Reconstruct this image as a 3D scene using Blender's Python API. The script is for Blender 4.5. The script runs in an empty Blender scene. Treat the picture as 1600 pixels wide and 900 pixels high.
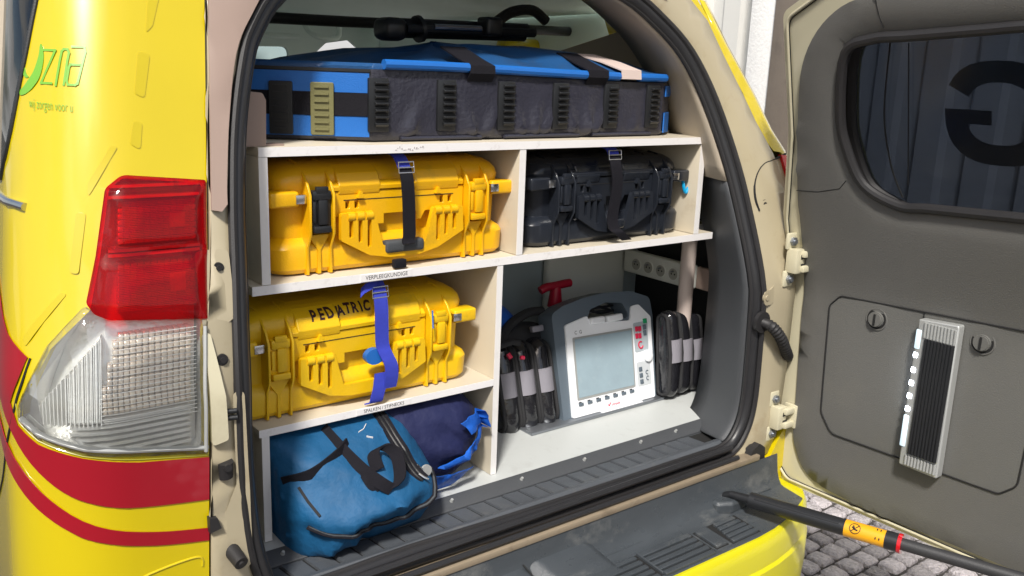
import bpy, bmesh, math, random
from math import sin, cos, pi, radians, sqrt, hypot, atan2
from mathutils import Vector, Matrix
from mathutils.geometry import delaunay_2d_cdt
from mathutils.bvhtree import BVHTree
from mathutils import noise as NZ
random.seed(7)
SC = bpy.context.scene
COL = SC.collection
# ---------------------------------------------------------------- camera
f_, yaw, pit, rol = 1395.12, radians(37.9762), radians(13.7496), radians(2.153)
fw = Vector((sin(yaw)*cos(pit), cos(yaw)*cos(pit), -sin(pit)))
rt = Vector((cos(yaw), -sin(yaw), 0)); up = rt.cross(fw)
rt, up = cos(rol)*rt + sin(rol)*up, -sin(rol)*rt + cos(rol)*up
cd = bpy.data.cameras.new('camera'); cam = bpy.data.objects.new('camera', cd); COL.objects.link(cam)
cd.lens = 36*f_/1600; cd.sensor_width = 36; cd.clip_end = 500; cd.clip_start = .02
cam.matrix_world = Matrix(((rt.x, up.x, -fw.x, -.5817), (rt.y, up.y, -fw.y, -1.4468), (rt.z, up.z, -fw.z, 1.6102), (0, 0, 0, 1)))
SC.camera = cam
# ---------------------------------------------------------------- sky, sun, exposure
SUN_EL, SUN_AZ = radians(50), radians(226)      # azimuth clockwise from +Y: behind the camera, from its left
w = bpy.data.worlds.new('World'); SC.world = w; w.use_nodes = True
nt = w.node_tree; bg = nt.nodes['Background']
sky = nt.nodes.new('ShaderNodeTexSky'); sky.sky_type = 'NISHITA'; sky.sun_disc = False
sky.sun_elevation = SUN_EL; sky.sun_rotation = SUN_AZ; sky.dust_density = 3; sky.air_density = 1
tc = nt.nodes.new('ShaderNodeTexCoord'); mp = nt.nodes.new('ShaderNodeMapping'); mp.inputs['Scale'].default_value = (1, 1, 2.6)
nz = nt.nodes.new('ShaderNodeTexNoise'); nz.inputs['Scale'].default_value = 2.6; nz.inputs['Detail'].default_value = 6
rp = nt.nodes.new('ShaderNodeValToRGB'); rp.color_ramp.elements[0].position = .47; rp.color_ramp.elements[1].position = .56
mx = nt.nodes.new('ShaderNodeMix'); mx.data_type = 'RGBA'; mx.inputs[7].default_value = (5.2, 5.15, 5.05, 1)
nt.links.new(tc.outputs['Generated'], mp.inputs['Vector']); nt.links.new(mp.outputs[0], nz.inputs['Vector'])
nt.links.new(nz.outputs[0], rp.inputs[0]); nt.links.new(rp.outputs[0], mx.inputs[0]); nt.links.new(sky.outputs[0], mx.inputs[6])
nt.links.new(mx.outputs[2], bg.inputs[0]); bg.inputs[1].default_value = .095
sl = bpy.data.lights.new('sun', 'SUN'); sl.energy = 3.4; sl.angle = radians(7); sl.color = (1, .96, .9)
so = bpy.data.objects.new('sun', sl); COL.objects.link(so)
sd = Vector((sin(SUN_AZ)*cos(SUN_EL), cos(SUN_AZ)*cos(SUN_EL), sin(SUN_EL)))
so.rotation_euler = sd.to_track_quat('Z', 'Y').to_euler(); so.location = (-3, -5, 5)
vs = SC.view_settings; vs.view_transform = 'Standard'; vs.look = 'None'; vs.exposure = .55; vs.gamma = 1; vs.use_curve_mapping = False
SC.cycles.diffuse_bounces = 4; SC.cycles.max_bounces = 10; SC.cycles.transparent_max_bounces = 16

# ---------------------------------------------------------------- materials
def node(nt, t, **kw):
    n = nt.nodes.new(t)
    for k, v in kw.items():
        if k in n.inputs: n.inputs[k].default_value = v
        else: setattr(n, k, v)
    return n
def PM(name, col, rough=.5, metal=0, coat=0, bump=0, bs=200, var=.08, vs_=6, dirt=None, dcol=(.05, .045, .04), dscale=9, spec=.5, stretch=None, emis=None, rvar=0, det=4):
    m = bpy.data.materials.new(name); m.use_nodes = True; nt = m.node_tree
    b = nt.nodes['Principled BSDF']; L = nt.links.new
    b.inputs['Roughness'].default_value = rough; b.inputs['Metallic'].default_value = metal
    b.inputs['Coat Weight'].default_value = coat; b.inputs['Coat Roughness'].default_value = .04; b.inputs['Specular IOR Level'].default_value = spec
    tc = node(nt, 'ShaderNodeTexCoord'); src = tc.outputs['Object']
    if stretch:
        mp = node(nt, 'ShaderNodeMapping', Scale=stretch); L(src, mp.inputs[0]); src = mp.outputs[0]
    nz = node(nt, 'ShaderNodeTexNoise', Scale=vs_, Detail=6.0, Roughness=.6); L(src, nz.inputs['Vector'])
    a = node(nt, 'ShaderNodeMix', data_type='RGBA')
    a.inputs[6].default_value = (*[c*(1-var) for c in col], 1); a.inputs[7].default_value = (*[min(1, c*(1+var)) for c in col], 1)
    L(nz.outputs[0], a.inputs[0]); out = a.outputs[2]
    if dirt:
        n2 = node(nt, 'ShaderNodeTexNoise', Scale=dscale, Detail=9.0, Roughness=.72); L(src, n2.inputs['Vector'])
        r = node(nt, 'ShaderNodeValToRGB'); r.color_ramp.elements[0].position = .56; r.color_ramp.elements[1].position = .74
        r.color_ramp.elements[1].color = (dirt, dirt, dirt, 1); L(n2.outputs[0], r.inputs[0])
        d = node(nt, 'ShaderNodeMix', data_type='RGBA'); d.inputs[7].default_value = (*dcol, 1); L(r.outputs[0], d.inputs[0]); L(out, d.inputs[6]); out = d.outputs[2]
    L(out, b.inputs['Base Color'])
    if rvar:
        mr = node(nt, 'ShaderNodeMapRange'); mr.inputs[3].default_value = max(.02, rough-rvar); mr.inputs[4].default_value = min(1, rough+rvar)
        n3 = node(nt, 'ShaderNodeTexNoise', Scale=vs_*3, Detail=8.0); L(src, n3.inputs['Vector']); L(n3.outputs[0], mr.inputs[0]); L(mr.outputs[0], b.inputs['Roughness'])
    if bump:
        n4 = node(nt, 'ShaderNodeTexNoise', Scale=bs, Detail=float(det)); L(src, n4.inputs['Vector'])
        bp = node(nt, 'ShaderNodeBump', Strength=bump, Distance=.002); L(n4.outputs[0], bp.inputs['Height']); L(bp.outputs[0], b.inputs['Normal'])
    if emis: b.inputs['Emission Color'].default_value = (*emis[:3], 1); b.inputs['Emission Strength'].default_value = emis[3]
    return m
def per_object(m):
    nt = m.node_tree; b = nt.nodes['Principled BSDF']; oi = node(nt, 'ShaderNodeObjectInfo'); g_ = node(nt, 'ShaderNodeNewGeometry')
    for n in nt.nodes:
        if n.type == 'TEX_NOISE': nt.links.new(g_.outputs['Position'], n.inputs['Vector'])
    src = b.inputs['Base Color'].links[0].from_socket; hs = node(nt, 'ShaderNodeHueSaturation'); mr = node(nt, 'ShaderNodeMapRange'); mr.inputs[3].default_value = .55; mr.inputs[4].default_value = 1.25
    nt.links.new(oi.outputs['Random'], mr.inputs[0]); nt.links.new(mr.outputs[0], hs.inputs['Value']); nt.links.new(src, hs.inputs['Color']); nt.links.new(hs.outputs[0], b.inputs['Base Color'])
def clear(name, tint, gloss=.12, rough=.03, white=0):
    m = bpy.data.materials.new(name); m.use_nodes = True; nt = m.node_tree; nt.nodes.clear()
    o = node(nt, 'ShaderNodeOutputMaterial'); t = node(nt, 'ShaderNodeBsdfTransparent'); t.inputs[0].default_value = (*tint, 1)
    g = node(nt, 'ShaderNodeBsdfGlossy', Roughness=rough); fr = node(nt, 'ShaderNodeFresnel', IOR=1.5)
    mr = node(nt, 'ShaderNodeMath', operation='MULTIPLY_ADD'); mr.inputs[1].default_value = {'tinted_glass': .35, 'red_lens': .7, 'clear_lens': .8}.get(name, 1.2); mr.inputs[2].default_value = gloss*.3
    nt.links.new(fr.outputs[0], mr.inputs[0]); s = node(nt, 'ShaderNodeMixShader'); nt.links.new(mr.outputs[0], s.inputs[0])
    src = t.outputs[0]
    if white:
        d = node(nt, 'ShaderNodeBsdfDiffuse'); d.inputs[0].default_value = (*[min(1, c+.02) for c in tint], 1)
        s0 = node(nt, 'ShaderNodeMixShader'); s0.inputs[0].default_value = white; nt.links.new(src, s0.inputs[1]); nt.links.new(d.outputs[0], s0.inputs[2]); src = s0.outputs[0]
    nt.links.new(src, s.inputs[1]); nt.links.new(g.outputs[0], s.inputs[2]); nt.links.new(s.outputs[0], o.inputs[0])
    return m
YEL = (.57, .445, .001)
M = dict(
 paint=PM('yellow_paint', YEL, .26, coat=1, var=.05, bump=.02, bs=900),
 paint2=PM('yellow_bumper', (.58, .53, .004), .38, coat=.6, var=.05, bump=.05, bs=600),
 sillcream=PM('scuffed_cream', (.25, .20, .14), .45, var=.2, dirt=.9, dcol=(.12, .09, .06), dscale=12, rvar=.15),
 seatf=PM('pale_seat_fabric', (.42, .42, .39), .9, var=.1, bump=.3, bs=300),
 mark=PM('retroreflective_yellow', (.52, .41, .006), .3, coat=.4, var=.05),
 red=PM('red_film', (.30, .002, .012), .28, coat=.8, var=.05),
 redr=PM('red_plastic', (.55, .004, .01), .25, coat=.8),
 green=PM('green_film', (.16, .42, .03), .3, coat=.6),
 olive=PM('olive_print', (.32, .30, .02), .35, coat=.4),
 jamb=PM('cream_enamel', (.38, .33, .225), .32, coat=.35, var=.12, vs_=4, dirt=.55, dcol=(.23, .15, .07), dscale=5, rvar=.1),
 doorcream=PM('cream_door_enamel', (.56, .52, .37), .26, coat=.6, var=.05, dirt=.3, dcol=(.28, .2, .1), dscale=4),
 pink=PM('beige_trim', (.32, .235, .195), .5, var=.05, bump=.1, bs=700),
 rubber=PM('black_rubber', (.018, .017, .018), .55, var=.3, vs_=12, bump=.15, bs=400),
 seal=PM('seal_rubber', (.02, .02, .022), .38, var=.25, vs_=14, bump=.1, bs=300),
 trim=PM('grey_trim', (.060, .064, .070), .52, var=.1, bump=.35, bs=900, vs_=5),
 trimd=PM('dark_trim', (.03, .03, .032), .5, var=.2, bump=.2, bs=500),
 sill=PM('sill_plastic', (.075, .083, .094), .42, var=.25, vs_=9, bump=.3, bs=600, dirt=.35, dcol=(.18, .17, .15), dscale=14, rvar=.12),
 step=PM('step_plastic', (.050, .058, .066), .30, var=.3, vs_=8, bump=.35, bs=700, dirt=.55, dcol=(.20, .20, .19), dscale=7, rvar=.12, stretch=(1, 2.5, 1)),
 doortrim=PM('door_trim', (.122, .120, .112), .44, var=.14, bump=.45, bs=420, vs_=3, dirt=.25, dcol=(.15, .14, .12), dscale=5, rvar=.08),
 lid_t=PM('door_lid', (.128, .127, .118), .50, var=.10, bump=.45, bs=420, vs_=3, dirt=.2, dcol=(.17, .16, .13), dscale=6, rvar=.08),
 groove=PM('groove', (.01, .01, .01), .8),
 white=PM('melamine', (.74, .72, .69), .38, var=.03, vs_=3, dirt=.25, dcol=(.42, .38, .33), dscale=16, bump=.03, bs=500),
 whitee=PM('melamine_edge', (.82, .80, .79), .4, var=.04, vs_=9, dirt=.5, dcol=(.35, .3, .26), dscale=30),
 board=PM('melamine_board_bounce', (.56, .50, .39), .42, var=.06, vs_=3, dirt=.45, dcol=(.36, .28, .17), dscale=11, bump=.03, bs=500),  # white melamine; tan tint is yellow bounce light put into the colour
 floorb=PM('grey_floor_board', (.50, .52, .51), .42, var=.05, vs_=4, dirt=.35, dcol=(.28, .27, .25), dscale=14),
 edge2=PM('upright_edge', (.78, .76, .74), .4, var=.04, vs_=9, dirt=.2, dcol=(.4, .34, .28), dscale=20),
 inner_bounce=PM('melamine_inner_bounce', (.62, .54, .40), .42, var=.05, vs_=3, dirt=.3, dcol=(.30, .22, .12), dscale=12),  # melamine back panels, warm bounce light from the cases coloured in
 cy=PM('case_yellow', (.78, .42, .003), .33, var=.08, vs_=6, bump=.3, bs=350, dirt=.6, dcol=(.42, .25, .02), dscale=10, rvar=.08),
 cy2=PM('case_yellow_pale', (.78, .48, .005), .34, var=.08, vs_=6, bump=.3, bs=350, dirt=.65, dcol=(.40, .27, .03), dscale=9, rvar=.08),
 cb=PM('case_black', (.016, .019, .026), .20, var=.2, vs_=8, bump=.1, bs=500, dirt=.15, dcol=(.09, .095, .10), dscale=10, rvar=.1),
 blk=PM('black_plastic', (.015, .016, .018), .35, var=.2, bump=.1, bs=500),
 grip=PM('grip_rubber', (.05, .055, .06), .7, var=.2, bump=.4, bs=500),
 chrome=PM('steel', (.65, .65, .66), .22, metal=1, var=.05, rvar=.1),
 webb=PM('blue_webbing', (.035, .055, .50), .75, var=.15, vs_=60, bump=.9, bs=700, stretch=(1, 1, 3)),
 webk=PM('black_webbing', (.008, .0075, .012), .7, spec=.25, var=.3, vs_=60, bump=.9, bs=700, stretch=(1, 1, 3)),
 bluef=PM('blue_fabric', (.002, .078, .195), .66, var=.3, vs_=14, bump=1.0, bs=38, det=8, dirt=.5, dcol=(.004, .03, .09), dscale=6),
 blueb=PM('bright_blue_fabric', (.010, .10, .48), .5, var=.3, vs_=10, bump=.9, bs=50, det=6),
 bluev=PM('blue_vinyl', (.012, .13, .46), .40, var=.12, vs_=10, bump=.35, bs=500),
 bagtop=PM('bag_top_fabric', (.012, .070, .20), .40, var=.35, vs_=3, bump=.5, bs=350, dirt=.8, dcol=(.035, .04, .055), dscale=3, rvar=.12),
 navy=PM('navy_fabric', (.006, .010, .06), .75, var=.3, bump=1.0, bs=34, det=6),
 vinyl=PM('dark_vinyl', (.034, .034, .048), .24, var=.2, vs_=8, bump=.25, bs=120, rvar=.08),
 patent=PM('black_patent', (.012, .012, .015), .10, var=.2, bump=.9, bs=22, rvar=.04, coat=.5),
 cordura=PM('black_cordura', (.02, .02, .022), .75, var=.2, bump=.6, bs=900),
 band=PM('reflective_band', (.24, .23, .26), .35, var=.08, bump=.2, bs=500),
 olv=PM('olive_plastic', (.16, .15, .06), .45, var=.1, bump=.2, bs=500),
 defg=PM('device_grey', (.11, .14, .17), .42, var=.06, bump=.2, bs=900),
 defw=PM('device_white', (.86, .88, .90), .35, var=.02),
 screen=PM('device_screen', (.30, .39, .44), .12, var=.25, vs_=9, rvar=.07, dirt=.25, dcol=(.45, .52, .54), dscale=26),
 redk=PM('red_knob', (.42, .006, .03), .35, var=.1),
 led=PM('led', (.9, .95, 1), .3, emis=(.80, .88, 1, 12)),
 ledd=PM('led_diffuser_glow', (.55, .66, .66), .2, emis=(.6, .8, 1, .45)),  # lamp diffusers, given a faint glow of their own
 silver=PM('silver_plastic', (.42, .43, .42), .35, metal=.3, var=.08),
 refl=PM('reflector', (.93, .91, .88), .20, metal=.4, var=.1, vs_=40, bump=.5, bs=160),
 refr=PM('red_reflector', (.95, .40, .40), .30, metal=.5, var=.35, vs_=60, bump=.6, bs=140),
 amber=PM('amber_reflector', (.90, .70, .58), .25, metal=.35, var=.3, vs_=50, bump=.6, bs=140),
 lensr=clear('red_lens', (.88, .010, .030), .0, .05, .07),
 lensc=clear('clear_lens', (.93, .94, .94), .0, .03, .03),
 glass=clear('tinted_glass', (.17, .19, .23), .0, .12, .06),
 glass2=clear('window_glass', (.82, .92, .92), .1, .02),
 headl=PM('headliner', (.78, .88, .83), .9, var=.05, bump=.3, bs=500),
 cream2=PM('interior_beige', (.42, .36, .28), .6, var=.05, bump=.1, bs=500),
 paper=PM('label_paper', (.80, .78, .77), .45, var=.04),
 ink=PM('ink', (.015, .015, .02), .6),
 gfilm=PM('letter_film', (.16, .16, .17), .5),
 marker=PM('marker_ink', (.035, .006, .012), .5),
 ink2=PM('worn_ink', (.46, .43, .43), .6),
 stone=PM('granite_sett', (.40, .37, .385), .38, var=.75, vs_=70, bump=1.0, bs=70, dirt=.8, dcol=(.09, .08, .08), dscale=18, rvar=.2),
 ground=PM('joint_sand', (.055, .05, .048), .9, var=.4, vs_=40, bump=1, bs=90),
 wall=PM('white_cladding', (.66, .65, .62), .5, var=.05, dirt=.2, dcol=(.35, .33, .3), dscale=3),
 rough=PM('rough_render', (.80, .79, .78), .9, var=.12, vs_=60, bump=1, bs=80),
 brown=PM('brown_post', (.17, .14, .115), .7, var=.2, bump=.4, bs=60, dirt=.4),
 tape=PM('amber_sticker', (.75, .36, .01), .35, var=.05, coat=.3),
 metal=PM('grey_metal', (.30, .32, .35), .35, metal=.8, var=.1),
 lamp_w=PM('socket_plastic', (.78, .80, .74), .4, var=.03),
 glove=PM('bluegrey_board', (.40, .47, .49), .5, var=.06),
 tube=PM('pinkish_pole', (.60, .50, .45), .4, var=.05),
)
for k in ('patent', 'vinyl', 'bluef', 'navy', 'blueb'):
    for n in M[k].node_tree.nodes:
        if n.type == 'BUMP': n.inputs['Distance'].default_value = .006 if k in ('patent', 'vinyl') else .004
per_object(M['stone']); M['stone'].node_tree.nodes['Principled BSDF'].inputs['Specular IOR Level'].default_value = .7
for n in M['stone'].node_tree.nodes:
    if n.type == 'BUMP': n.inputs['Distance'].default_value = .012
# ---------------------------------------------------------------- mesh helpers
def wloc(o):
    v = Vector((0, 0, 0))
    while o: v += o.location; o = o.parent
    return v
def link(name, V, F, mat, parent=None, ang=35, bev=0):
    off = wloc(parent) if parent else Vector((0, 0, 0))
    if parent is None and V:
        n = len(V); off = Vector((sum(v[0] for v in V)/n, sum(v[1] for v in V)/n, min(v[2] for v in V)))
    me = bpy.data.meshes.new(name); me.from_pydata([(v[0]-off.x, v[1]-off.y, v[2]-off.z) for v in V], [], F); me.update()
    bm = bmesh.new(); bm.from_mesh(me); bmesh.ops.remove_doubles(bm, verts=bm.verts, dist=1e-6); bmesh.ops.recalc_face_normals(bm, faces=bm.faces); bm.to_mesh(me); bm.free()
    for p in me.polygons: p.use_smooth = True
    me.set_sharp_from_angle(angle=radians(ang))
    mats = mat if isinstance(mat, (list, tuple)) else [mat]
    for k in mats: me.materials.append(M[k] if isinstance(k, str) else k)
    o = bpy.data.objects.new(name, me); COL.objects.link(o)
    if parent: o.parent = parent
    else: o.location = off
    if bev:
        b = o.modifiers.new('bevel', 'BEVEL'); b.width = bev; b.segments = 2; b.limit_method = 'ANGLE'; b.angle_limit = radians(50)
    return o
def thing(name, label, cat, loc, group=None):
    o = bpy.data.objects.new(name, None); COL.objects.link(o); o.location = loc; o['label'] = label; o['category'] = cat
    o.empty_display_size = .1
    if group: o['group'] = group
    return o
def tag(o, label, cat, group=None):
    o['label'] = label; o['category'] = cat
    if group: o['group'] = group
    return o
class MB:
    def __init__(s): s.v = []; s.f = []
    def add(s, V, F):
        n = len(s.v); s.v += [tuple(v) for v in V]; s.f += [tuple(i+n for i in q) for q in F]; return s
    def box(s, x0, x1, y0, y1, z0, z1, fn=None, r=0):
        V = [(x, y, z) for x in (x0, x1) for y in (y0, y1) for z in (z0, z1)]
        F = [(0, 1, 3, 2), (4, 6, 7, 5), (0, 4, 5, 1), (2, 3, 7, 6), (0, 2, 6, 4), (1, 5, 7, 3)]
        if r:
            bm = bmesh.new(); vv = [bm.verts.new(v) for v in V]
            for q in F: bm.faces.new([vv[i] for i in q])
            bmesh.ops.bevel(bm, geom=bm.edges[:], offset=r, segments=3 if r > .004 else 2, affect='EDGES', profile=.5)
            bm.verts.index_update(); V = [tuple(v.co) for v in bm.verts]; F = [tuple(v.index for v in q.verts) for q in bm.faces]; bm.free()
        if fn: V = [tuple(fn(*v)) for v in V]
        return s.add(V, F)
    def tube(s, P, r, n=10, closed=False, caps=True, flat=1.0):
        P = [Vector(p) for p in P]; N = len(P); R = r if isinstance(r, (list, tuple)) else [r]*N
        V = []; pn = None
        for i, p in enumerate(P):
            t = (P[(i+1) % N]-P[i-1]) if closed else (P[min(i+1, N-1)]-P[max(i-1, 0)]); t.normalize()
            if pn is None:
                a = Vector((0, 0, 1)) if abs(t.z) < .9 else Vector((1, 0, 0)); pn = a.cross(t).normalized()
            pn = (pn-t*pn.dot(t)).normalized(); b = t.cross(pn)
            for k in range(n):
                q = 2*pi*k/n; V.append(p+pn*(cos(q)*R[i])+b*(sin(q)*R[i]*flat))
        F = [(i*n+k, i*n+(k+1) % n, ((i+1) % N)*n+(k+1) % n, ((i+1) % N)*n+k) for i in range(N if closed else N-1) for k in range(n)]
        if caps and not closed: F += [tuple(range(n))[::-1], tuple((N-1)*n+k for k in range(n))]
        return s.add(V, F)
    def prism(s, poly, a0, a1, ax='y', fn=None):
        n = len(poly); c = {'y': lambda p, a: (p[0], a, p[1]), 'x': lambda p, a: (a, p[0], p[1]), 'z': lambda p, a: (p[0], p[1], a)}[ax]
        V = [c(p, a0) for p in poly]+[c(p, a1) for p in poly]
        if fn: V = [tuple(fn(*v)) for v in V]
        return s.add(V, [tuple(range(n)), tuple(range(n, 2*n))[::-1]]+[(i, (i+1) % n, n+(i+1) % n, n+i) for i in range(n)])
    def loft(s, rings, cap=True, closed=True):
        n = len(rings[0]); V = [v for r in rings for v in r]; m = n if closed else n-1
        F = [(i*n+k, i*n+(k+1) % n, (i+1)*n+(k+1) % n, (i+1)*n+k) for i in range(len(rings)-1) for k in range(m)]
        if cap: F += [tuple(range(n))[::-1], tuple((len(rings)-1)*n+k for k in range(n))]
        return s.add(V, F)
    def ribbon(s, P, W, th=.002):
        """strip through points P, half-width vectors W, thickness th"""
        P = [Vector(p) for p in P]; W = [Vector(q) for q in W] if isinstance(W, list) else [Vector(W)]*len(P); rings = []
        for i, p in enumerate(P):
            t = (P[min(i+1, len(P)-1)]-P[max(i-1, 0)]).normalized(); n = t.cross(W[i]).normalized()*th*.5
            rings.append([p-W[i]-n, p+W[i]-n, p+W[i]+n, p-W[i]+n])
        return s.loft(rings)
    def disc(s, c, ax, r, h, n=20, r2=None):
        c = Vector(c); ax = Vector(ax).normalized(); return s.tube([c, c+ax*h], [r, r if r2 is None else r2], n)
    def build(s, name, mat, parent=None, **k): return link(name, s.v, s.f, mat, parent, **k)
def fillet(P, r, n=5):
    """round corners of a closed polygon; r number or list"""
    out = []; N = len(P)
    for i in range(N):
        p = Vector(P[i][:2]); a = Vector(P[i-1][:2])-p; b = Vector(P[(i+1) % N][:2])-p
        rr = r[i] if isinstance(r, (list, tuple)) else r
        if rr <= 0: out.append(tuple(p)); continue
        la, lb = a.length, b.length; a.normalize(); b.normalize(); ang = a.angle(b)
        d = min(rr/math.tan(max(ang/2, .05)), la*.48, lb*.48)
        for k in range(n+1):
            t = k/n; q = (p+a*d)*(1-t)**2+p*2*t*(1-t)+(p+b*d)*t*t; out.append(tuple(q))
    return out
def dens(P, step, closed=True):
    out = []; N = len(P)
    for i in range(N if closed else N-1):
        a = P[i]; b = P[(i+1) % N]; k = max(1, int(math.ceil(math.dist(a, b)/step)))
        out += [tuple(a[j]+(b[j]-a[j])*t/k for j in range(len(a))) for t in range(k)]
    if not closed: out.append(tuple(P[-1]))
    return out
def crom(P, n=8, closed=False):
    P = [Vector(p) for p in P]; N = len(P); out = []
    for i in range(N if closed else N-1):
        g = (lambda j: P[j % N]) if closed else (lambda j: P[max(0, min(N-1, j))])
        a, b, c, d = g(i-1), g(i), g(i+1), g(i+2)
        for k in range(n):
            t = k/n; out.append(tuple(.5*((2*b)+(c-a)*t+(2*a-5*b+4*c-d)*t*t+(3*b-a-3*c+d)*t**3)))
    if not closed: out.append(tuple(P[-1]))
    return out
def inside(x, y, P):
    c = False; j = len(P)-1
    for i in range(len(P)):
        xi, yi = P[i]; xj, yj = P[j]
        if (yi > y) != (yj > y) and x < (xj-xi)*(y-yi)/(yj-yi)+xi: c = not c
        j = i
    return c
def dist_poly(x, y, P):
    m = 9; p = Vector((x, y))
    for i in range(len(P)):
        a = Vector(P[i]); b = Vector(P[(i+1) % len(P)]); ab = b-a; t = max(0, min(1, (p-a).dot(ab)/max(ab.length_squared, 1e-12)))
        m = min(m, (p-a-ab*t).length)
    return m
def tri(poly, holes=(), step=.03):
    loops = [dens(poly, step)]+[dens(h, step) for h in holes]
    V = []; E = []
    for l in loops:
        n = len(V); V += [Vector(p) for p in l]; E += [(n+i, n+(i+1) % len(l)) for i in range(len(l))]
    xs = [p[0] for p in loops[0]]; ys = [p[1] for p in loops[0]]
    y = min(ys)+step*.6
    while y < max(ys):
        x = min(xs)+step*.55
        while x < max(xs):
            if inside(x, y, loops[0]) and not any(inside(x, y, h) for h in loops[1:]) and all(min((p[0]-x)**2+(p[1]-y)**2 for p in l) > (step*.45)**2 for l in loops): V.append(Vector((x, y)))
            x += step
        y += step
    r = delaunay_2d_cdt(V, E, [], 0, 1e-7); vv = [tuple(v) for v in r[0]]; F = []
    for q in r[2]:
        cx = sum(vv[i][0] for i in q)/len(q); cy = sum(vv[i][1] for i in q)/len(q)
        if inside(cx, cy, loops[0]) and not any(inside(cx, cy, h) for h in loops[1:]): F.append(tuple(q))
    return vv, F
def patch(name, poly, fn, mat, parent=None, th=.002, base=0, holes=(), step=.03, edge=0, **k):
    """curved slab: fn(u, v, o) -> point, o from base to base+th; edge rounds the rim"""
    V, F = tri(poly, holes, step); n = len(V); mb = MB()
    e = {}
    for q in F:
        for i in range(len(q)):
            a, b = q[i], q[(i+1) % len(q)]; e[(a, b)] = 1
    rim = [(a, b) for (a, b) in e if (b, a) not in e]; rs = set(a for a, b in rim)
    front = [fn(u, v, base+th-(edge if i in rs else 0)) for i, (u, v) in enumerate(V)]; back = [fn(u, v, base) for u, v in V]
    mb.add(front+back, F+[tuple(i+n for i in q)[::-1] for q in F]+[(a, n+a, n+b, b) for a, b in rim])
    return mb.build(name, mat, parent, **k)
def bez(txt, size, fn, name, mat, parent, o=.0006, cx=0, cy=0, shear=0, sx=1, mirror=False, bold=0, align='CENTER', sub=0):
    c = bpy.data.curves.new(name, 'FONT'); c.body = txt; c.size = size; c.align_x = align; c.align_y = 'CENTER'; c.shear = shear; c.offset = bold; c.resolution_u = 3
    ob = bpy.data.objects.new(name, c); COL.objects.link(ob); dg = bpy.context.evaluated_depsgraph_get(); me = ob.evaluated_get(dg).to_mesh()
    V = [tuple(v.co) for v in me.vertices]; F = [tuple(p.vertices) for p in me.polygons]
    if sub:
        bm = bmesh.new(); bm.from_mesh(me); bmesh.ops.triangulate(bm, faces=bm.faces); bmesh.ops.subdivide_edges(bm, edges=bm.edges, cuts=sub, use_grid_fill=True); bm.verts.index_update(); V = [tuple(v.co) for v in bm.verts]; F = [tuple(v.index for v in q.verts) for q in bm.faces]; bm.free()
    ob.to_mesh_clear(); COL.objects.unlink(ob); bpy.data.objects.remove(ob)
    s = -1 if mirror else 1; n = len(V)
    W = [fn(cx+s*sx*v[0], cy+v[1], o) for v in V]
    return link(name, [tuple(p) for p in W], F, mat, parent)
def smo(P):
    Q_ = []
    for i, p in enumerate(P):
        q = P[(i+1) % len(P)]; Q_.append(p); L = math.dist(p, q)
        if L > .22: Q_ += [(p[0]+(q[0]-p[0])*t, p[1]+(q[1]-p[1])*t) for t in (.25, .75)]
    return crom(Q_, 5, True)
def rrect(x0, x1, y0, y1, r, n=5):
    out = []
    for cx, cy, a in ((x1-r, y0+r, -pi/2), (x1-r, y1-r, 0), (x0+r, y1-r, pi/2), (x0+r, y0+r, pi)):
        for k in range(n+1): q = a+pi/2*k/n; out.append((cx+r*cos(q), cy+r*sin(q)))
    return out
def XZ(y): return lambda u, v, o: (u, y-o, v)
# ---------------------------------------------------------------- the car's surfaces
def lean(z):
    t = max(0, z-1.1); return .34*(t*t/(t+.06)) if t > 0 else 0
def RS(u, v, o): return (u, -.16+lean(v)-o, v)                      # rear face
def DR(t, z, o): return (1.29-lean(z)-o, -.16-t, z)                 # opened door, o towards the cabin side
def interp(z, a, b):
    if z <= a[0]: return b[0]
    for i in range(len(a)-1):
        if z <= a[i+1]: return b[i]+(b[i+1]-b[i])*(z-a[i])/(a[i+1]-a[i])
    return b[-1]
def Xe(z): return interp(z, [.6, .83, 1.14, 1.41, 1.70, 1.9], [-.180, -.177, -.163, -.124, -.081, -.05])
A0, R0 = .11, .14
def QS(s, z, o):                                                    # left rear quarter, wraps the corner
    if s < A0: x, y, nx, ny = -s, 0, 0, -1
    elif s < A0+R0*pi/2:
        th = (s-A0)/R0; x, y, nx, ny = -A0-R0*sin(th), R0*(1-cos(th)), -sin(th), -cos(th)
    else: x, y, nx, ny = -A0-R0, R0+s-A0-R0*pi/2, -1, 0
    return (Xe(z)+x+nx*o, -.19+lean(z)+y+ny*o, z)

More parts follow.
